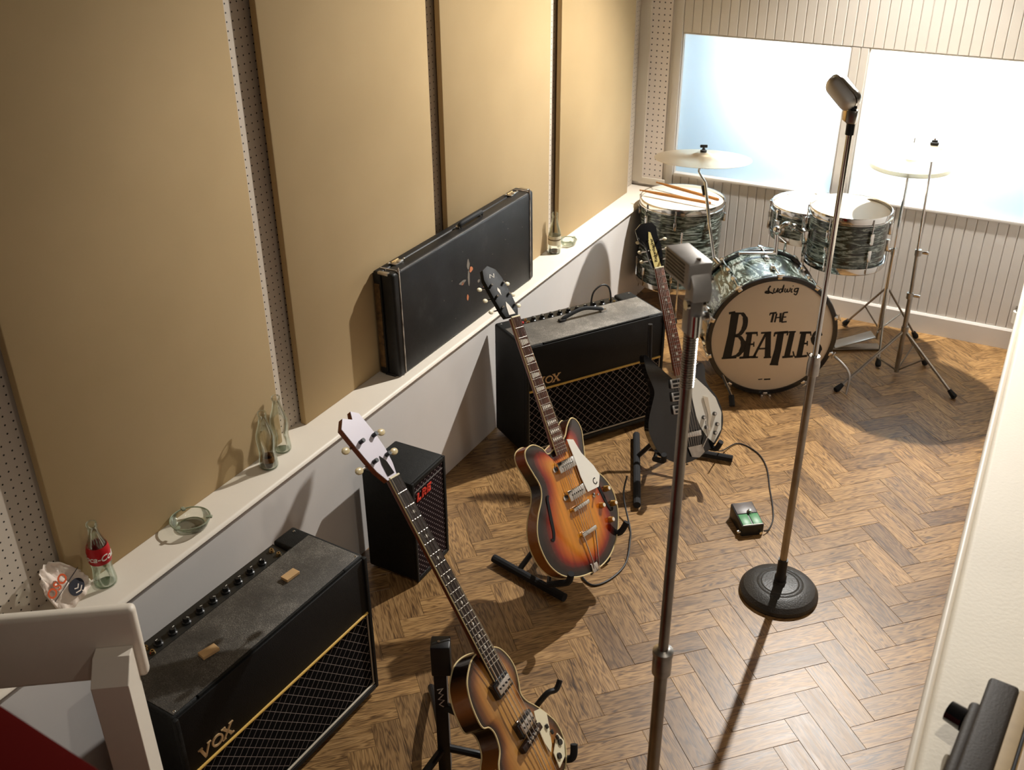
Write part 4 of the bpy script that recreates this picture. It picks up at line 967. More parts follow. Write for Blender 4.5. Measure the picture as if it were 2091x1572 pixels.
for w0, sg in ((-.030, -1), (.016, 1)):
    for k in range(3):
        s_ = .735 + .038 * k
        B().cyl((w0, s_, .0), (w0, s_, .012), .004, n=8).xf(MH).out('tuning_post', CHROME, g3)
        sh = B().cyl((w0 + sg * .008, s_, -.008), (w0 + sg * .028, s_, -.008), .0025, n=8).xf(MH).out('tuner_shaft', CHROME, g3)
        B().sphere((w0 + sg * .034, s_, -.008), .0085, 10, (1.1, .8, .5)).xf(MH).out('tuner_button', IVORY, sh)
TOAST = pm('toaster_chrome', (.62, .60, .58), .3, 1)
for c_ in ((.004, .252), (.001, .202), (-.003, .152)):
    o = B().box((c_[0], c_[1], .008), (.074, .036, .014), (0, 0, -.03), bev=.003).xf(ML).out('pickup', TOAST, g3)
    for sg in (-1, 1): B().box((c_[0], c_[1] + sg * .008, .0155), (.058, .010, .001), (0, 0, -.03)).xf(ML).out('pickup_slot', BLACK, o)
B().prism([(.058, .262), (.081, .258), (.120, .212), (.150, .168), (.165, .108), (.152, .042), (.112, -.004), (.088, .024), (.066, .070), (.056, .115), (.052, .18)], .0025, .005).xf(ML).out('pickguard', PGWHITE, g3, 0)
B().prism([(.096, .185), (.116, .176), (.118, .10), (.106, .045), (.096, .05), (.106, .11)], .0062, .0082).xf(ML).out('upper_pickguard', pm('cream_pickguard', srgb(214, 200, 178), .35), g3, 0)
for w_, s_ in ((.134, .108), (.138, .066), (.124, .034), (.086, .102), (.09, .062)): knob(g3, w_, s_, BLKGLOSS, .009, .014, CHROME)
br = B().box((.026, .048, .012), (.070, .022, .012), (0, 0, -.02), bev=.002).xf(ML).out('bridge', CHROME, g3)
tp = B().prism([(.0, .0), (.060, .0), (.066, -.030), (.040, -.048), (.010, -.040)], .006, .010).xf(ML).out('tailpiece', NICKEL, g3, 0)
B().tube([(.060, -.01, .012), (.085, .03, .020), (.085, .09, .024)], .003, 6).xf(ML).out('vibrato_arm', CHROME, tp)
string_set(g3, at, L3, .037, 6, (.026, .048), .052, (.028, .0, .045), .012, .022, None, SM3)
strap_button(g3, -.002, -.060, -.02)

# ------------------------------------------------------------------ guitar stands
def stand(label, foot_l, foot_r, hinge, M, arms, tops=None):
    base = (Vector(foot_l[0]) + Vector(foot_r[0])) / 2; base.z = 0
    t_ = thing('guitar_stand', label, 'stand', base, group='black guitar stands')
    for a, b in (foot_l, foot_r):
        a, b = Vector(a), Vector(b); d = (b - a).normalized()
        o = outw(B().tube([a, b], .0150, 10), 'foot_bar', FOAM, t_)
        outw(B().tube([b - d * .10, b], .017, 12), 'foam_sleeve', FOAM, o); outw(B().tube([a, a + d * .06], .016, 12), 'foam_sleeve', FOAM, o)
        mid = a + (b - a) * .35
        outw(B().tube([mid, Vector(hinge)], .010, 10), 'strut', BLACK, t_)
    outw(B().sphere(hinge, .022, 12), 'hinge', BLACK, t_)
    for (p0, p1, p2, p3) in arms:
        pts = [M @ ML @ Vector(q) for q in (p0, p1, p2, p3)]
        o = outw(B().tube([Vector(hinge), pts[0]], .008, 8), 'arm', BLACK, t_)
        outw(B().tube(cat_rom(pts, 5, False), .011, 10), 'cradle', FOAM, t_)
    return t_
def arm_pts(w_, s_, T, f=.03): return ((w_, s_, -T - .03), (w_, s_ - .002, -T * .5), (w_, s_, f * .4), (w_ * 1.06, s_ + .026, f + .012))
stand('black foam padded stand holding the orange sunburst guitar',
      ((-1.43, 2.485, .02), (-1.115, 2.412, .02)), ((-1.42, 2.80, .02), (-1.068, 2.665, .02)), (-1.25, 2.62, .16), G1M, [arm_pts(-.155, .012, .046), arm_pts(.170, .070, .046)])
stand('black tripod stand holding the small black guitar',
      ((-1.30, 3.50, .02), (-1.102, 3.022, .02)), ((-1.22, 3.46, .02), (-.879, 3.508, .02)), (-1.14, 3.36, .14), G3M, [arm_pts(-.112, -.030, .042), arm_pts(.118, -.026, .042)])
st3 = [o for o in bpy.data.objects if o.get('label') == 'black tripod stand holding the small black guitar'][0]
outw(B().tube([(-1.14, 3.36, .14), (-1.225, 3.405, .34), (-1.236, 3.407, .595)], .009, 10), 'upright', BLACK, st3)
# bass stand: square pole with a block on top
t_ = thing('guitar_stand', 'tall square black pole stand beside the violin shaped bass', 'stand', (-1.10, 1.622, 0), group='black guitar stands')
yaw = math.radians(28); Rz = Matrix.Rotation(yaw, 4, 'Z')
B().box((0, 0, .235), (.034, .034, .43), bev=.002).xf(Rz).out('pole', BLACK, t_)
o = B().box((.004, 0, .432), (.050, .046, .098), bev=.004).xf(Rz).out('pole_head', BLACK, t_)
B().cyl((.0, 0, .481), (.0, 0, .483), .004, n=10).xf(Rz).out('head_screw', CHROME, o)
B().stroke([(-.009, .03), (.006, .036), (-.005, .018), (.006, .014), (-.007, -.004), (.008, -.006), (-.005, -.022), (.006, -.030)], .0038, 0, .0006, Rz @ Matrix(((1, 0, 0, 0), (0, 0, -1, -.0172), (0, 1, 0, .30), (0, 0, 0, 1)))).out('white_script', PGWHITE, t_, 0)
for k, (dx, dy) in enumerate(((.28, .10), (-.20, .24), (-.02, -.30))):
    B().tube(cat_rom([(0, 0, .10), (dx * .5, dy * .5, .075), (dx, dy, .012)], 5, False), .011, 10).out('leg', BLACK, t_)
hb = G2M @ ML @ Vector((-.02, .15, -.085)); lw_ = Vector((-1.10, 1.622, 0))
B().tube(cat_rom([(0.0, 0.0, .26), ((hb.x - lw_.x) * .5, (hb.y - lw_.y) * .5, .25), (hb.x - lw_.x, hb.y - lw_.y, hb.z)], 5, False), .012, 10).out('cross_arm', BLACK, t_)
for w_, s_ in ((-.125, .018), (.128, .020)):
    pts = [G2M @ ML @ Vector(q) - lw_ for q in ((-.02, .15, -.085), (w_ * .8, s_ - .014, -.085), (w_, s_ - .012, -.03), (w_, s_ - .012, .012), (w_ * 1.08, s_ + .018, .030))]
    B().tube(cat_rom(pts, 5, False), .010, 10).out('cradle_arm', FOAM, t_)
pts = [G2M @ ML @ Vector(q) - lw_ for q in ((.135, .150, -.06), (.150, .175, -.01), (.165, .185, .015), (.185, .180, .030), (.20, .196, .045))]
B().tube(cat_rom(pts, 5, False), .008, 8).out('side_hook', BLACK, t_)
# ------------------------------------------------------------------ drum kit
def mat_pearl():
    m_, t, p = nt('black_oyster_pearl'); L = t.links.new; tc = N(t, 'ShaderNodeTexCoord')
    mp = N(t, 'ShaderNodeMapping'); mp.inputs['Scale'].default_value = (9, 9, 62); L(tc.outputs['Object'], mp.inputs[0])
    n1 = N(t, 'ShaderNodeTexNoise', Scale=1.0, Detail=4.0, Roughness=.6, Distortion=1.6); L(mp.outputs[0], n1.inputs['Vector'])
    r = ramp(t, [(.36, (.005, .007, .005)), (.46, (.022, .032, .024)), (.53, (.09, .12, .10)), (.60, (.42, .48, .44)), (.66, (.07, .085, .07)), (.76, (.16, .18, .16)), (.82, (.40, .42, .39))])
    L(n1.outputs['Fac'], r.inputs[0]); L(r.outputs[0], p.inputs['Base Color']); p.inputs['Roughness'].default_value = .22; p.inputs['Coat Weight'].default_value = .5; p.inputs['Coat Roughness'].default_value = .1
    return m_
OYSTER = mat_pearl()
HEAD = pm('white_drum_head', srgb(236, 226, 208), .5); HEADB = pm('aged_front_head', srgb(226, 208, 182), .55, var=.04, vscale=4)
HOOPB = pm('black_hoop', (.012, .012, .013), .25, coat=.4)
INKB = pm('drum_ink', (.006, .006, .006), .5)
def shell(parent, R_, H, M, nlug, lugH, rz=0, head=HEAD, bottom=True, span=True):
    "drum along local Z from 0 (bottom) to H (top); M places it under the parent"
    B().lathe([(R_, .012), (R_, H - .012), (R_ - .007, H - .012), (R_ - .007, .012)], 48, M, caps=False).out('shell', OYSTER, parent, 40)
    B().lathe([(0, H - .003), (R_ * .97, H - .003), (R_ + .001, H - .008), (R_ + .001, H - .012), (0, H - .010)], 48, M).out('batter_head', head, parent)
    if bottom: B().lathe([(0, .003), (R_ * .97, .003), (R_ + .001, .008), (R_ + .001, .012), (0, .010)], 48, M).out('resonant_head', head, parent)
    for z0, sg in ((H, -1), (0, 1)):
        prof = [(R_ + .002, z0 + sg * -.008), (R_ + .006, z0 + sg * -.010), (R_ + .0075, z0 + sg * -.006), (R_ + .006, z0 + sg * .018), (R_ + .011, z0 + sg * .019), (R_ + .011, z0 + sg * .022), (R_ + .0035, z0 + sg * .022)]
        B().lathe(prof + [prof[0]], 56, M, caps=False).out('rim_hoop', CHROME, parent, 30)
    lm = None
    for k in range(nlug):
        a = rz + 2 * PI * k / nlug; Rm = M @ Matrix.Rotation(a, 4, 'Z')
        if lugH < H * .7:
            for zc, sg in ((H - .055 - lugH / 2, 1), (.055 + lugH / 2, -1)):
                o = B().box((R_ + .009, 0, zc), (.018, .017, lugH), bev=.005).xf(Rm).out('lug', CHROME, parent)
                e = (H + .004) if sg > 0 else -.004
                B().cyl((R_ + .010, 0, zc + sg * lugH / 2), (R_ + .010, 0, e), .0032, n=7).xf(Rm).out('tension_rod', CHROME, o)
        else:
            o = B().box((R_ + .009, 0, H / 2), (.018, .017, lugH), bev=.005).xf(Rm).out('lug', CHROME, parent)
            B().cyl((R_ + .010, 0, -.004), (R_ + .010, 0, H + .004), .0032, n=7).xf(Rm).out('tension_rod', CHROME, o)
I4 = Matrix()
# floor tom
ft = thing('floor_tom', 'large oyster pearl floor tom with drumsticks on its head, in the back corner', 'drum', (-1.645, 4.895, 0))
shell(ft, .212, .44, Matrix.Translation((0, 0, .162)), 8, .045, .2)
for k in range(3):
    a = -1.2 + k * 2 * PI / 3; c_, s_ = math.cos(a), math.sin(a)
    o = B().tube(cat_rom([(.232 * c_, .232 * s_, .50), (.232 * c_, .232 * s_, .20), (.232 * c_, .232 * s_, .08), (.243 * c_, .243 * s_, .03), (.243 * c_, .243 * s_, .012)], 4, False), .0048, 8).out('leg', CHROME, ft)
    B().cyl((.243 * c_, .243 * s_, 0), (.243 * c_, .243 * s_, .03), .011, .008, 10).out('rubber_tip', RUBBER, o)
    B().box((.224 * c_, .224 * s_, .36), (.03, .034, .05), (0, 0, a), bev=.005).out('leg_bracket', CHROME, o)
B().box((-.2, -.085, .40), (.008, .02, .03), (0, 0, .4), bev=.002).out('badge', NICKEL, ft)
# sticks lying on the floor tom
STICK = pm('hickory', srgb(150, 98, 42), .5, var=.15, vscale=30)
def stick(a, b, label):
    a, b = Vector(a), Vector(b); L = (b - a).length
    o = B().lathe([(0, 0), (.0065, .002), (.0084, .01), (.0084, L * .72), (.0042, L - .016), (.0028, L - .012), (.0048, L - .006), (.0036, L - .001), (0, L)], 12).out('drumstick', STICK)
    o.location = a; o.rotation_euler = (b - a).to_track_quat('Z', 'Y').to_euler(); return tag(o, label, 'drumstick', 'drumsticks')
zt = .162 + .44 + .0060
def onhead(u, v, z=zt):
    q = px_floor(u, v, z); return (q.x, q.y, z)
stick(onhead(1452, 415, zt + .022), onhead(1306, 388, zt + .018), 'wooden drumstick on the floor tom, the one lying nearer the viewer')
stick(onhead(1468, 408, zt + .024), onhead(1340, 372, zt + .030), 'wooden drumstick on the floor tom, the one lying nearer the window')

# rack tom, snare
rt = thing('rack_tom', 'oyster pearl tom mounted over the right side of the bass drum', 'drum', (-.745, 4.57, 0))
shell(rt, .174, .243, Matrix.Translation((0, 0, .547)), 6, .055, .25)
sn = thing('snare_drum', 'shallow oyster pearl snare drum on its stand, behind the rack tom', 'drum', (-.985, 4.87, 0))
shell(sn, .178, .145, Matrix.Translation((0, 0, .535)), 8, .09, .1)
B().box((-.10, -.165, .60), (.05, .03, .075), (0, 0, .55), bev=.004).out('strainer', CHROME, sn)
for k in range(3):
    a = .7 + k * 2 * PI / 3; c_, s_ = math.cos(a), math.sin(a)
    B().tube([(0, 0, .46), (.14 * c_, .14 * s_, .515), (.196 * c_, .196 * s_, .522), (.200 * c_, .200 * s_, .552)], .005, 7).out('basket_arm', CHROME, sn)
    o = B().tube([(0, 0, .22), (.20 * c_, .20 * s_, .02)], .006, 7).out('stand_leg', CHROME, sn); B().cyl((.188 * c_, .188 * s_, .0), (.195 * c_, .195 * s_, .04), .011, .009, 8).out('rubber_tip', RUBBER, o)
B().cyl((0, 0, .12), (0, 0, .47), .010).out('stand_tube', CHROME, sn)

# bass drum
C_ = Vector((-.92, 4.125, .298)); nD = Vector((.5, -.866, 0)).normalized(); xD = Vector((-nD.y, nD.x, 0)); 
bd = thing('bass_drum', 'large oyster pearl bass drum with black lettering on its tan front head', 'drum', (C_.x - nD.x * .18, C_.y - nD.y * .18, 0))
off = Vector((nD.x * .18, nD.y * .18, C_.z))
MB_ = Matrix(((xD.x, 0, nD.x, off.x), (xD.y, 0, nD.y, off.y), (0, 1, 0, off.z), (0, 0, 0, 1)))    # (right, up, out of the front head)
DD = .36
B().lathe([(.277, -DD + .02), (.277, -.02), (.268, -.02), (.268, -DD + .02)], 64, MB_, caps=False).out('shell', OYSTER, bd, 40)
fh_ = B().lathe([(0, -.006), (.270, -.006), (.280, -.012), (.280, -.016), (0, -.012)], 64, MB_).out('front_head', HEADB, bd)
B().lathe([(0, -DD + .006), (.272, -DD + .006), (.279, -DD + .014), (0, -DD + .012)], 64, MB_).out('batter_head', HEAD, bd)
for z0, sg in ((0, -1), (-DD, 1)):
    pr = [(.272, z0), (.290, z0), (.293, z0 + sg * .004), (.293, z0 + sg * .034), (.290, z0 + sg * .038), (.281, z0 + sg * .038), (.281, z0 + sg * .012), (.272, z0 + sg * .010)]
    hp_ = B().lathe(pr + [pr[0]], 72, MB_, caps=False).out('hoop', HOOPB, bd, 30)
    B().lathe([(.2934, z0 + sg * .012), (.2945, z0 + sg * .014), (.2945, z0 + sg * .026), (.2934, z0 + sg * .028)], 72, MB_, caps=False).out('hoop_inlay', OYSTER, hp_, 30)
    for k in range(10):
        a = PI / 10 + k * 2 * PI / 10; Rm = MB_ @ Matrix.Rotation(a, 4, 'Z')
        cl = B().box((.289, 0, z0 + sg * .010), (.020, .022, .030), bev=.004).xf(Rm).out('claw_hook', CHROME, bd)
        B().cyl((.296, 0, z0 + sg * .0), (.296, 0, z0 + sg * .105), .0035, n=7).xf(Rm).out('tension_rod', CHROME, cl)
        if sg < 0: B().box((.302, 0, z0 + .008), (.006, .034, .006), bev=.002).xf(Rm).out('t_handle', CHROME, cl)
        B().box((.285, 0, z0 + sg * .125), (.020, .020, .05), bev=.006).xf(Rm).out('lug', CHROME, bd)
# lettering on the front head, drawn with a brush-like drop shape
def LP(pts): return [((x - 728) / 562 * .272, (882 - y) / 497 * .272) for x, y in pts]
def ink(name, strokes):
    b = B()
    for pts, wd in strokes:
        k = .272 / 530 * 1.05; b.stroke(LP(pts), [q * k for q in wd] if isinstance(wd, (list, tuple)) else wd * k, -.0062, -.0048)
    b.xf(MB_); return b.out(name, INKB, fh_, 0)
def LPc(pts, n=5): return [tuple(q) for q in cat_rom(pts, n, False)]
ink('letter', [([(362, 658), (352, 860), (330, 1068)], [66, 64, 74]), ([(305, 665), (362, 655)], 20), ([(282, 1072), (420, 1066)], 16),
               (LPc([(375, 668), (430, 672), (462, 720), (462, 790), (430, 850), (375, 868)]), [14] + [16] * 4 + [30] * 4 + [42] * 8 + [34] * 4 + [24] * 4 + [14] * 1),
               (LPc([(370, 872), (430, 880), (470, 940), (462, 1000), (430, 1045), (365, 1066)]), [14] + [18] * 4 + [32] * 4 + [44] * 8 + [34] * 4 + [22] * 4 + [14] * 1)])
ink('letter', [([(518, 842), (508, 1070)], [44, 50]), ([(480, 846), (590, 844)], 20), ([(585, 840), (590, 872)], 10), ([(515, 950), (568, 946)], 16), ([(566, 925), (570, 970)], 10), ([(448, 1070), (590, 1064)], 20), ([(588, 1030), (600, 1070)], 10)])
ink('letter', [([(672, 842), (580, 1068)], [20, 20]), ([(690, 842), (712, 1070)], [44, 50]), ([(622, 846), (716, 842)], 16), ([(622, 990), (700, 988)], 14), ([(562, 1070), (622, 1068)], 14), ([(676, 1072), (746, 1070)], 14)])
ink('letter', [([(806, 844), (800, 1000), (782, 1138)], [54, 58, 66]), ([(750, 850), (872, 842)], 22), ([(752, 845), (748, 880)], 12), ([(872, 838), (868, 872)], 12), ([(742, 1136), (822, 1140)], 16)])
ink('letter', [([(912, 842), (892, 1068)], [44, 48]), ([(880, 842), (944, 840)], 14), ([(850, 1072), (950, 1066)], 20), ([(944, 1020), (962, 1068)], 12)])
ink('letter', [([(1020, 846), (1008, 1066)], [44, 48]), ([(982, 850), (1086, 850)], 20), ([(1082, 846), (1090, 878)], 10), ([(1016, 950), (1068, 948)], 16), ([(1064, 926), (1070, 970)], 10), ([(966, 1072), (1082, 1064)], 20), ([(1078, 1030), (1096, 1066)], 10)])
ink('letter', [(LPc([(1190, 880), (1170, 846), (1130, 850), (1112, 890), (1130, 940), (1170, 970), (1192, 1010), (1178, 1050), (1140, 1066), (1100, 1040)]), [12] + [16] * 5 + [24] * 10 + [40] * 15 + [28] * 8 + [14] * 7)])
ink('letter', [([(716, 668), (706, 752)], 18), ([(684, 672), (742, 666)], 14), ([(684, 668), (682, 690)], 8)])
ink('letter', [([(744, 674), (736, 752)], 14), ([(780, 670), (786, 752)], 16), ([(742, 712), (784, 708)], 10)])
ink('letter', [([(806, 668), (800, 752)], 16), ([(806, 668), (846, 664)], 12), ([(804, 708), (836, 706)], 10), ([(798, 752), (846, 748)], 12)])
# maker's script along the top
ink('script_letter', [(LPc([(655, 430), (640, 460), (650, 492), (615, 488), (632, 478), (690, 498)]), 13)])
ink('script_letter', [(LPc([(695, 452), (690, 482), (706, 490), (722, 466), (726, 452), (724, 490)]), 10)])
ink('script_letter', [(LPc([(768, 462), (744, 462), (740, 486), (760, 486), (776, 424), (770, 488)]), 10)])
ink('script_letter', [(LPc([(792, 454), (790, 484), (806, 484), (812, 460), (816, 486), (834, 478), (838, 450)]), 9)])
ink('script_letter', [(LPc([(854, 456), (848, 486), (862, 486)]), 9), ([(858, 432), (862, 438)], 9)])
ink('script_letter', [(LPc([(908, 456), (882, 460), (880, 484), (904, 480), (912, 452), (900, 510), (876, 502)]), 10)])
ink('small_print', [([(650, 1278), (690, 1274)], 8)]); ink('small_print', [([(705, 1278), (765, 1276)], 12)])
# spurs, rail mount, tom holder
def wl(P): return Vector(P) - bd.location
for pts in ([C_ - xD * .235 + Vector((0, 0, -.13)) - nD * .07, Vector((-1.035, 3.975, .045)), Vector((-1.017, 3.944, .010))],):
    o = B().tube([wl(q) for q in pts], .006, 8).out('spur', CHROME, bd); B().tube([wl(q) for q in pts[1:]], .013, 8).out('rubber_tip', RUBBER, o)
pts = [C_ + xD * .25 + Vector((0, 0, -.10)) - nD * .10, C_ + xD * .315 + Vector((0, 0, -.13)) - nD * .06, Vector((-.598, 4.33, .10)), Vector((-.590, 4.30, .006))]
B().tube([wl(q) for q in cat_rom(pts, 4, False)], .006, 8).out('spur', CHROME, bd)
B().box(wl(C_ + xD * .262 + Vector((0, 0, -.09)) - nD * .10), (.03, .04, .03), bev=.005).out('spur_bracket', CHROME, bd)
rail = B().box((-.035, .292, -.27), (.17, .018, .024), bev=.005).xf(MB_).out('rail_mount', CHROME, bd)
B().cyl((.05, .285, -.27), (.05, .40, -.29), .009).xf(MB_).out('mount_post', CHROME, rail)
a = MB_ @ Vector((.05, .395, -.29)); b_ = Vector((rt.location.x - .155, rt.location.y - .08, .66)) - bd.location
o = B().tube(cat_rom([a, a + Vector((.03, .02, .03)), (a + b_) / 2 + Vector((0, 0, .03)), b_], 5, False), .010, 10).out('tom_holder', CHROME, bd)
B().sphere(a, .021, 12).out('ball_joint', CHROME, o); B().sphere((a + b_) / 2 + Vector((0, 0, .028)), .017, 12).out('ball_joint', CHROME, o)
B().box(b_ - Vector((.012, .006, 0)), (.03, .045, .06), (0, 0, .5), bev=.006).out('holder_plate', CHROME, o)
B().tube([a + Vector((0, 0, -.02)), a + Vector((.045, .0, -.05)), a + Vector((.04, .01, -.10))], .005, 8).out('wing_screw', CHROME, o)
for k in (-.018, .018): B().box((k, -.300, .012), (.010, .03, .02), bev=.003).xf(MB_).out('pedal_clamp', CHROME, bd)

# cymbals and their stands
def mat_cym():
    m_, t, p = nt('cymbal_bronze'); L = t.links.new; tc = N(t, 'ShaderNodeTexCoord')
    ln = N(t, 'ShaderNodeVectorMath', operation='LENGTH'); L(tc.outputs['Object'], ln.inputs[0])
    n_ = N(t, 'ShaderNodeTexNoise', noise_dimensions='1D', Scale=900.0); L(ln.outputs['Value'], n_.inputs['W'])
    b = N(t, 'ShaderNodeBump', Strength=.15, Distance=.0005); L(n_.outputs['Fac'], b.inputs['Height']); L(b.outputs[0], p.inputs['Normal'])
    p.inputs['Base Color'].default_value = (.86, .74, .54, 1); p.inputs['Metallic'].default_value = 1; p.inputs['Roughness'].default_value = .34
    return m_
CYM = mat_cym()
def cymbal_parts(parent, c, R_, tilt, name='cymbal', flip=False):
    "tilt: rotation matrix of the disc"
    pr = [(.006, .030), (.025, .0285), (.046, .020), (.056, .0145), (R_ * .6, .006), (R_, 0), (R_, -.0012), (R_ * .6, .0045), (.056, .013), (.044, .0185), (.006, .0285)]
    s_ = -1 if flip else 1
    B_ = B().lathe([(r, z * s_) for r, z in pr], 56, None, caps=False)
    o = link(name, B_.mesh(name, CYM, 30), parent); o.matrix_basis = Matrix.Translation(c) @ tilt; return o
def tilt_away(deg, az):
    return Matrix.Rotation(math.radians(deg), 4, Vector((math.cos(az), math.sin(az), 0)))
# crash over the bass drum
cr = thing('crash_cymbal', 'bronze cymbal on a slim rod above the floor tom', 'cymbal', (-1.30, 4.34, 0))
lw = cr.location
cc = Vector((-1.41, 4.44, .962)); tl = tilt_away(-5, math.atan2(.30, .95))
o = cymbal_parts(cr, cc - lw, .222, tl)
up = (tl.to_3x3() @ Vector((0, 0, 1)))
B().cyl(cc - lw - up * .03, cc - lw + up * .062, .0045, n=8).out('tilter_rod', BLACK, cr)
B().lathe([(0, .030), (.015, .030), (.015, .038), (.007, .041), (.007, .047), (0, .047)], 14, Matrix.Translation(cc - lw) @ tl).out('felt', RUBBER, cr)
B().box(cc - lw + up * .056, (.034, .008, .014), (0, 0, .4), bev=.003).out('wing_nut', BLACK, cr)
q0 = cc - up * .03
pts = [q0, q0 + Vector((-.012, -.005, -.03)), Vector((-1.385, 4.425, .86)), Vector((-1.335, 4.385, .68)), Vector((-1.28, 4.34, .52))]
rod = B().tube([q - lw for q in cat_rom(pts[:3], 4, False)] , .0052, 8).out('upper_rod', CHROME, cr)
B().tube([pts[2] - lw, pts[3] - lw, pts[4] - lw], .0075, 10).out('lower_rod', CHROME, cr)
B().cyl(Vector((-1.392, 4.43, .84)) - lw, Vector((-1.377, 4.418, .80)) - lw, .012, n=12).out('clamp_collar', BLACK, cr)
B().tube([q0 - lw + Vector((0, 0, -.012)), q0 - lw + Vector((.03, .01, -.004))], .006, 8).out('tilter_screw', BLACK, cr)
B().tube([Vector((-1.28, 4.34, .53)) - lw, Vector((-1.20, 4.30, .49)) - lw], .011, 10).out('shell_mount', CHROME, cr)
# ride on a tripod stand
def tripod(parent, hub, feet, r=.0065):
    for f in feet:
        f = Vector(f); h_ = Vector(hub); d = (f - h_).normalized()
        o = B().tube([h_, f - d * .02], r, 8).out('leg', STEEL, parent)
        B().tube([f - d * .045, f - d * .012, f + Vector((0, 0, .004))], [.010, .015, .012], 10).out('rubber_foot', RUBBER, o)
rd = thing('ride_cymbal', 'large bronze cymbal on a tall tripod stand at the right of the kit', 'cymbal', (-.425, 4.615, 0)); lw = rd.location
cc = Vector((-.452, 4.602, 1.075)); tl = tilt_away(-6.5, math.atan2(.11, .99)) @ tilt_away(2.0, math.atan2(-.99, .11))
cymbal_parts(rd, cc - lw, .264, tl); up = tl.to_3x3() @ Vector((0, 0, 1))
B().cyl(cc - lw - up * .02, cc - lw + up * .058, .0045, n=8).out('tilter_rod', CHROME, rd)
B().lathe([(0, .030), (.017, .030), (.018, .040), (.012, .043), (.012, .050), (0, .050)], 16, Matrix.Translation(cc - lw) @ tl).out('felt', RUBBER, rd)
B().cyl((-.026, -.013, 1.06), (-.012, -.006, .62), .0055, n=10).out('upper_tube', CHROME, rd)
B().cyl((-.012, -.006, .63), (-.004, -.002, .40), .0085, n=10).out('middle_tube', STEEL, rd)
B().cyl((-.004, -.002, .42), (0, 0, .015), .0115, n=12).out('lower_tube', STEEL, rd)
for z in (.62, .41):
    o = B().cyl((-.008, -.004, z - .014), (-.008, -.004, z + .014), .0145, n=12).out('height_collar', STEEL, rd); B().box((.022, .004, z), (.03, .008, .014), bev=.003).out('wing_screw', CHROME, o)
tripod(rd, (0, 0, .235), [Vector(q) - lw for q in ((-.642, 4.31, .006), (-.144, 4.494, .006), (-.316, 4.784, .006))])
B().cyl((0, 0, .215), (0, 0, .255), .017, n=12).out('leg_hub', STEEL, rd)
for f in ((-.642, 4.31), (-.144, 4.494), (-.316, 4.784)):
    e = (Vector((f[0], f[1], 0)) - lw) * .42; B().tube([(0, 0, .022), (e.x, e.y, .235 * .58)], .004, 7).out('leg_brace', STEEL, rd)
# hi-hat
hi = thing('hi_hat', 'pair of hi-hat cymbals with foot pedal behind the ride cymbal', 'cymbal', (-.565, 4.865, 0)); lw = hi.location
cymbal_parts(hi, Vector((0, 0, .945)), .180, Matrix(), 'top_cymbal'); cymbal_parts(hi, Vector((0, 0, .925)), .180, Matrix(), 'bottom_cymbal', True)
B().cyl((0, 0, .30), (0, 0, 1.06), .0035, n=8).out('pull_rod', CHROME, hi)
B().lathe([(0, .975), (.012, .975), (.012, .99), (.006, .995), (.006, 1.01), (0, 1.01)], 12).out('clutch', CHROME, hi)
B().cyl((0, 0, .50), (0, 0, .905), .0075, n=10).out('upper_tube', CHROME, hi)
B().cyl((0, 0, .05), (0, 0, .52), .0115, n=12).out('lower_tube', CHROME, hi)
o = B().cyl((0, 0, .50), (0, 0, .53), .016, n=12).out('height_collar', CHROME, hi); B().box((-.028, 0, .515), (.03, .008, .016), bev=.003).out('wing_screw', CHROME, o)
tripod(hi, (0, 0, .33), [Vector(q) for q in ((-.20, .19, .006), (.16, .20, .006), (.05, -.22, .006))], .0055)
for f in ((-.20, .19), (.16, .20), (.05, -.22)): B().tube([(0, 0, .10), (f[0] * .5, f[1] * .5, .17)], .004, 7).out('leg_brace', STEEL, hi)
B().box((-.105, -.065, .048), (.20, .075, .008), (0, -.30, .50), bev=.003).out('foot_board', pm('cast_alloy', (.55, .54, .52), .3, 1), hi)
B().box((-.10, -.06, .008), (.26, .06, .008), (0, 0, .50), bev=.002).out('pedal_frame', STEEL, hi)
# ------------------------------------------------------------------ microphones on stands
def round_base(parent, r=.132):
    B().lathe([(0, .0), (r * .97, 0), (r, .006), (r * .985, .018), (r * .90, .032), (r * .72, .043), (r * .60, .046), (r * .575, .0445), (r * .55, .0465), (r * .50, .0475), (r * .475, .046), (r * .45, .048), (r * .16, .051), (r * .14, .060), (r * .11, .062), (0, .062)], 56).out('base', pm('cast_iron_base', (.030, .027, .023), .42, bump=.5, bscale=180), parent, 25)
m1 = thing('microphone_stand', 'chrome microphone stand on a round black cast base, far one', 'microphone stand', (-.491, 2.797, 0), group='microphone stands')
round_base(m1)
B().lathe([(0, .06), (.020, .06), (.020, .075), (.0165, .08), (.0165, .145), (0, .145)], 18).out('base_socket', BLACK, m1)
B().cyl((0, 0, .14), (0, 0, .88), .0122, n=18).out('lower_tube', STEEL, m1)
o = B().lathe([(.0125, .845), (.019, .848), (.0195, .885), (.0175, .90), (.0165, .912), (.009, .914)], 20).out('clutch_collar', NICKEL, m1)
B().cyl((0, 0, .90), (0, 0, 1.585), .0082, n=16).out('upper_tube', CHROME, m1)
B().cyl((0, 0, 1.575), (0, 0, 1.605), .0115, n=14).out('thread_collar', BLACK, m1)
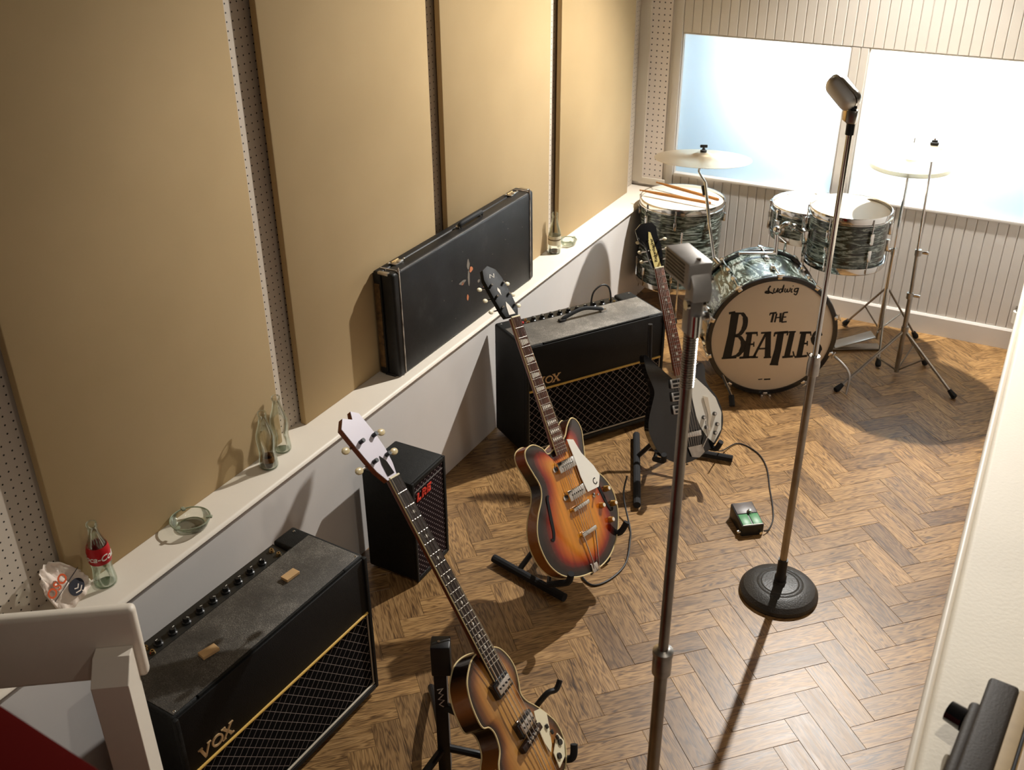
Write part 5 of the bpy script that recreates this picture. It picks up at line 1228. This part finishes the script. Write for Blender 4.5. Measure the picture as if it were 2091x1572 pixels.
# capsule microphone: pill shaped, two halves with a seam
mic1 = thing('microphone', 'silver pill shaped ribbon microphone at the top of the far stand', 'microphone', (-.491, 2.797, 1.605), group='microphones')
B().box((.0, .0, .018), (.026, .026, .036), bev=.004).out('socket', NICKEL, mic1)
B().box((-.016, .004, .020), (.012, .030, .034), (0, 0, .5), bev=.003).out('switch_plate', BRASS, mic1)
B().sphere((0, 0, .042), .010, 12).out('swivel', BLACK, mic1)
axd = (-RIGHT * .50 - DOWN * .80 + FWD * .28).normalized()        # up along the capsule
fz = axd; fx = (-RIGHT * .8 + DOWN * .5 - FWD * .2); fx = (fx - fz * fx.dot(fz)).normalized(); fy = fz.cross(fx)
Mc = Matrix((fx, fy, fz)).transposed().to_4x4(); Mc.translation = Vector((0, 0, .048)) + axd * .046
SILV = pm('silver_grille', (.74, .71, .68), .30, 1, bump=.5, bscale=900)
B().box((0, 0, 0), (.062, .056, .104), bev=.026, seg=6).xf(Mc).out('grille', SILV, mic1)
def rrect(a, b, r, n=6):
    return [(sx * (a - r) + r * math.cos(q + k * PI / 2 / n), sy * (b - r) + r * math.sin(q + k * PI / 2 / n)) for sx, sy, q in ((1, 1, 0), (-1, 1, PI / 2), (-1, -1, PI), (1, -1, 1.5 * PI)) for k in range(n + 1)]
B().prism(rrect(.0292, .0535, .026), -.0018, .0018, Mc @ Matrix(((0, 0, 1, 0), (1, 0, 0, 0), (0, 1, 0, 0), (0, 0, 0, 1)))).out('seam_band', CHROME, mic1)

m2 = thing('microphone_stand', 'tall chrome microphone stand in the foreground, with a ribbed neck', 'microphone stand', (-.440, 1.402, 0), group='microphone stands')
round_base(m2)
B().lathe([(0, .06), (.020, .06), (.020, .075), (.0165, .08), (.0165, .145), (0, .145)], 18).out('base_socket', BLACK, m2)
B().cyl((0, 0, .14), (0, 0, .895), .0128, n=20).out('lower_tube', STEEL, m2)
B().lathe([(.0132, .872), (.0185, .874), (.0190, .905), (.0178, .918), (.0200, .920), (.0200, .930), (.0150, .932), (.0105, .934)], 22).out('clutch_collar', NICKEL, m2)
B().cyl((0, 0, .90), (0, 0, 1.50), .0098, n=18).out('upper_tube', STEEL, m2)
pr = []
for k in range(22):
    z = 1.50 + k * .0045; pr += [(.0082, z), (.0118, z + .0012), (.0118, z + .0028), (.0082, z + .004)]
B().lathe(pr, 18).out('ribbed_neck', NICKEL, m2, 20)
mic2 = thing('microphone', 'boxy grey metal microphone with side slots, on the foreground stand', 'microphone', (-.440, 1.402, 1.598), group='microphones')
ld = Vector((-.70, .71, 0)).normalized(); wdv = Vector((ld.y, -ld.x, 0))     # long axis away from the viewer, width to the right
M2 = Matrix(((wdv.x, ld.x, 0, 0), (wdv.y, ld.y, 0, 0), (0, 0, 1, 0), (0, 0, 0, 1)))
GM = pm('grey_mic_metal', (.46, .43, .40), .42, .6, var=.1, vscale=40)
# clamp body under the box
B().box((0, 0, .030), (.026, .026, .062), bev=.006, seg=3).xf(M2).out('clamp_body', GM, mic2)
B().cyl((.0, -.012, .0), (.0, -.012, .036), .008, n=14).xf(M2).out('clamp_tube', CHROME, mic2)
B().cyl((-.016, -.004, .052), (.016, -.004, .052), .008, n=14).xf(M2).out('pivot_pin', CHROME, mic2)
B().lathe([(.004, 0), (.007, .003), (.007, .010), (0, .011)], 10, M2 @ Matrix.Translation((.013, -.006, .030)) @ Matrix.Rotation(PI / 2, 4, 'Y')).out('clamp_screw', CHROME, mic2)
B().prism([(-.026, .064), (.002, .064), (.002, .102), (-.012, .108), (-.026, .088)], -.016, .017, M2 @ Matrix(((0, 0, 1, 0), (1, 0, 0, 0), (0, 1, 0, 0), (0, 0, 0, 1))), .003).out('end_block', GM, mic2)
bx = B().lo((-.020, -.014, .080), (.020, .074, .123), .003).xf(M2).out('housing', GM, mic2)
for k in range(6):
    z = .0865 + k * .0058
    B().lo((-.0205, .000, z), (-.0192, .068, z + .0030)).xf(M2).out('slot', BLACK, mic2, 0)
    B().lo((.0192, .000, z), (.0205, .068, z + .0030)).xf(M2).out('slot', BLACK, mic2, 0)
B().cyl((.0, -.004, .123), (.0, -.004, .127), .004, n=10).xf(M2).out('top_screw', CHROME, mic2)
B().cyl((.022, -.012, .094), (.019, -.012, .094), .005, n=10).xf(M2).out('side_screw', CHROME, mic2)
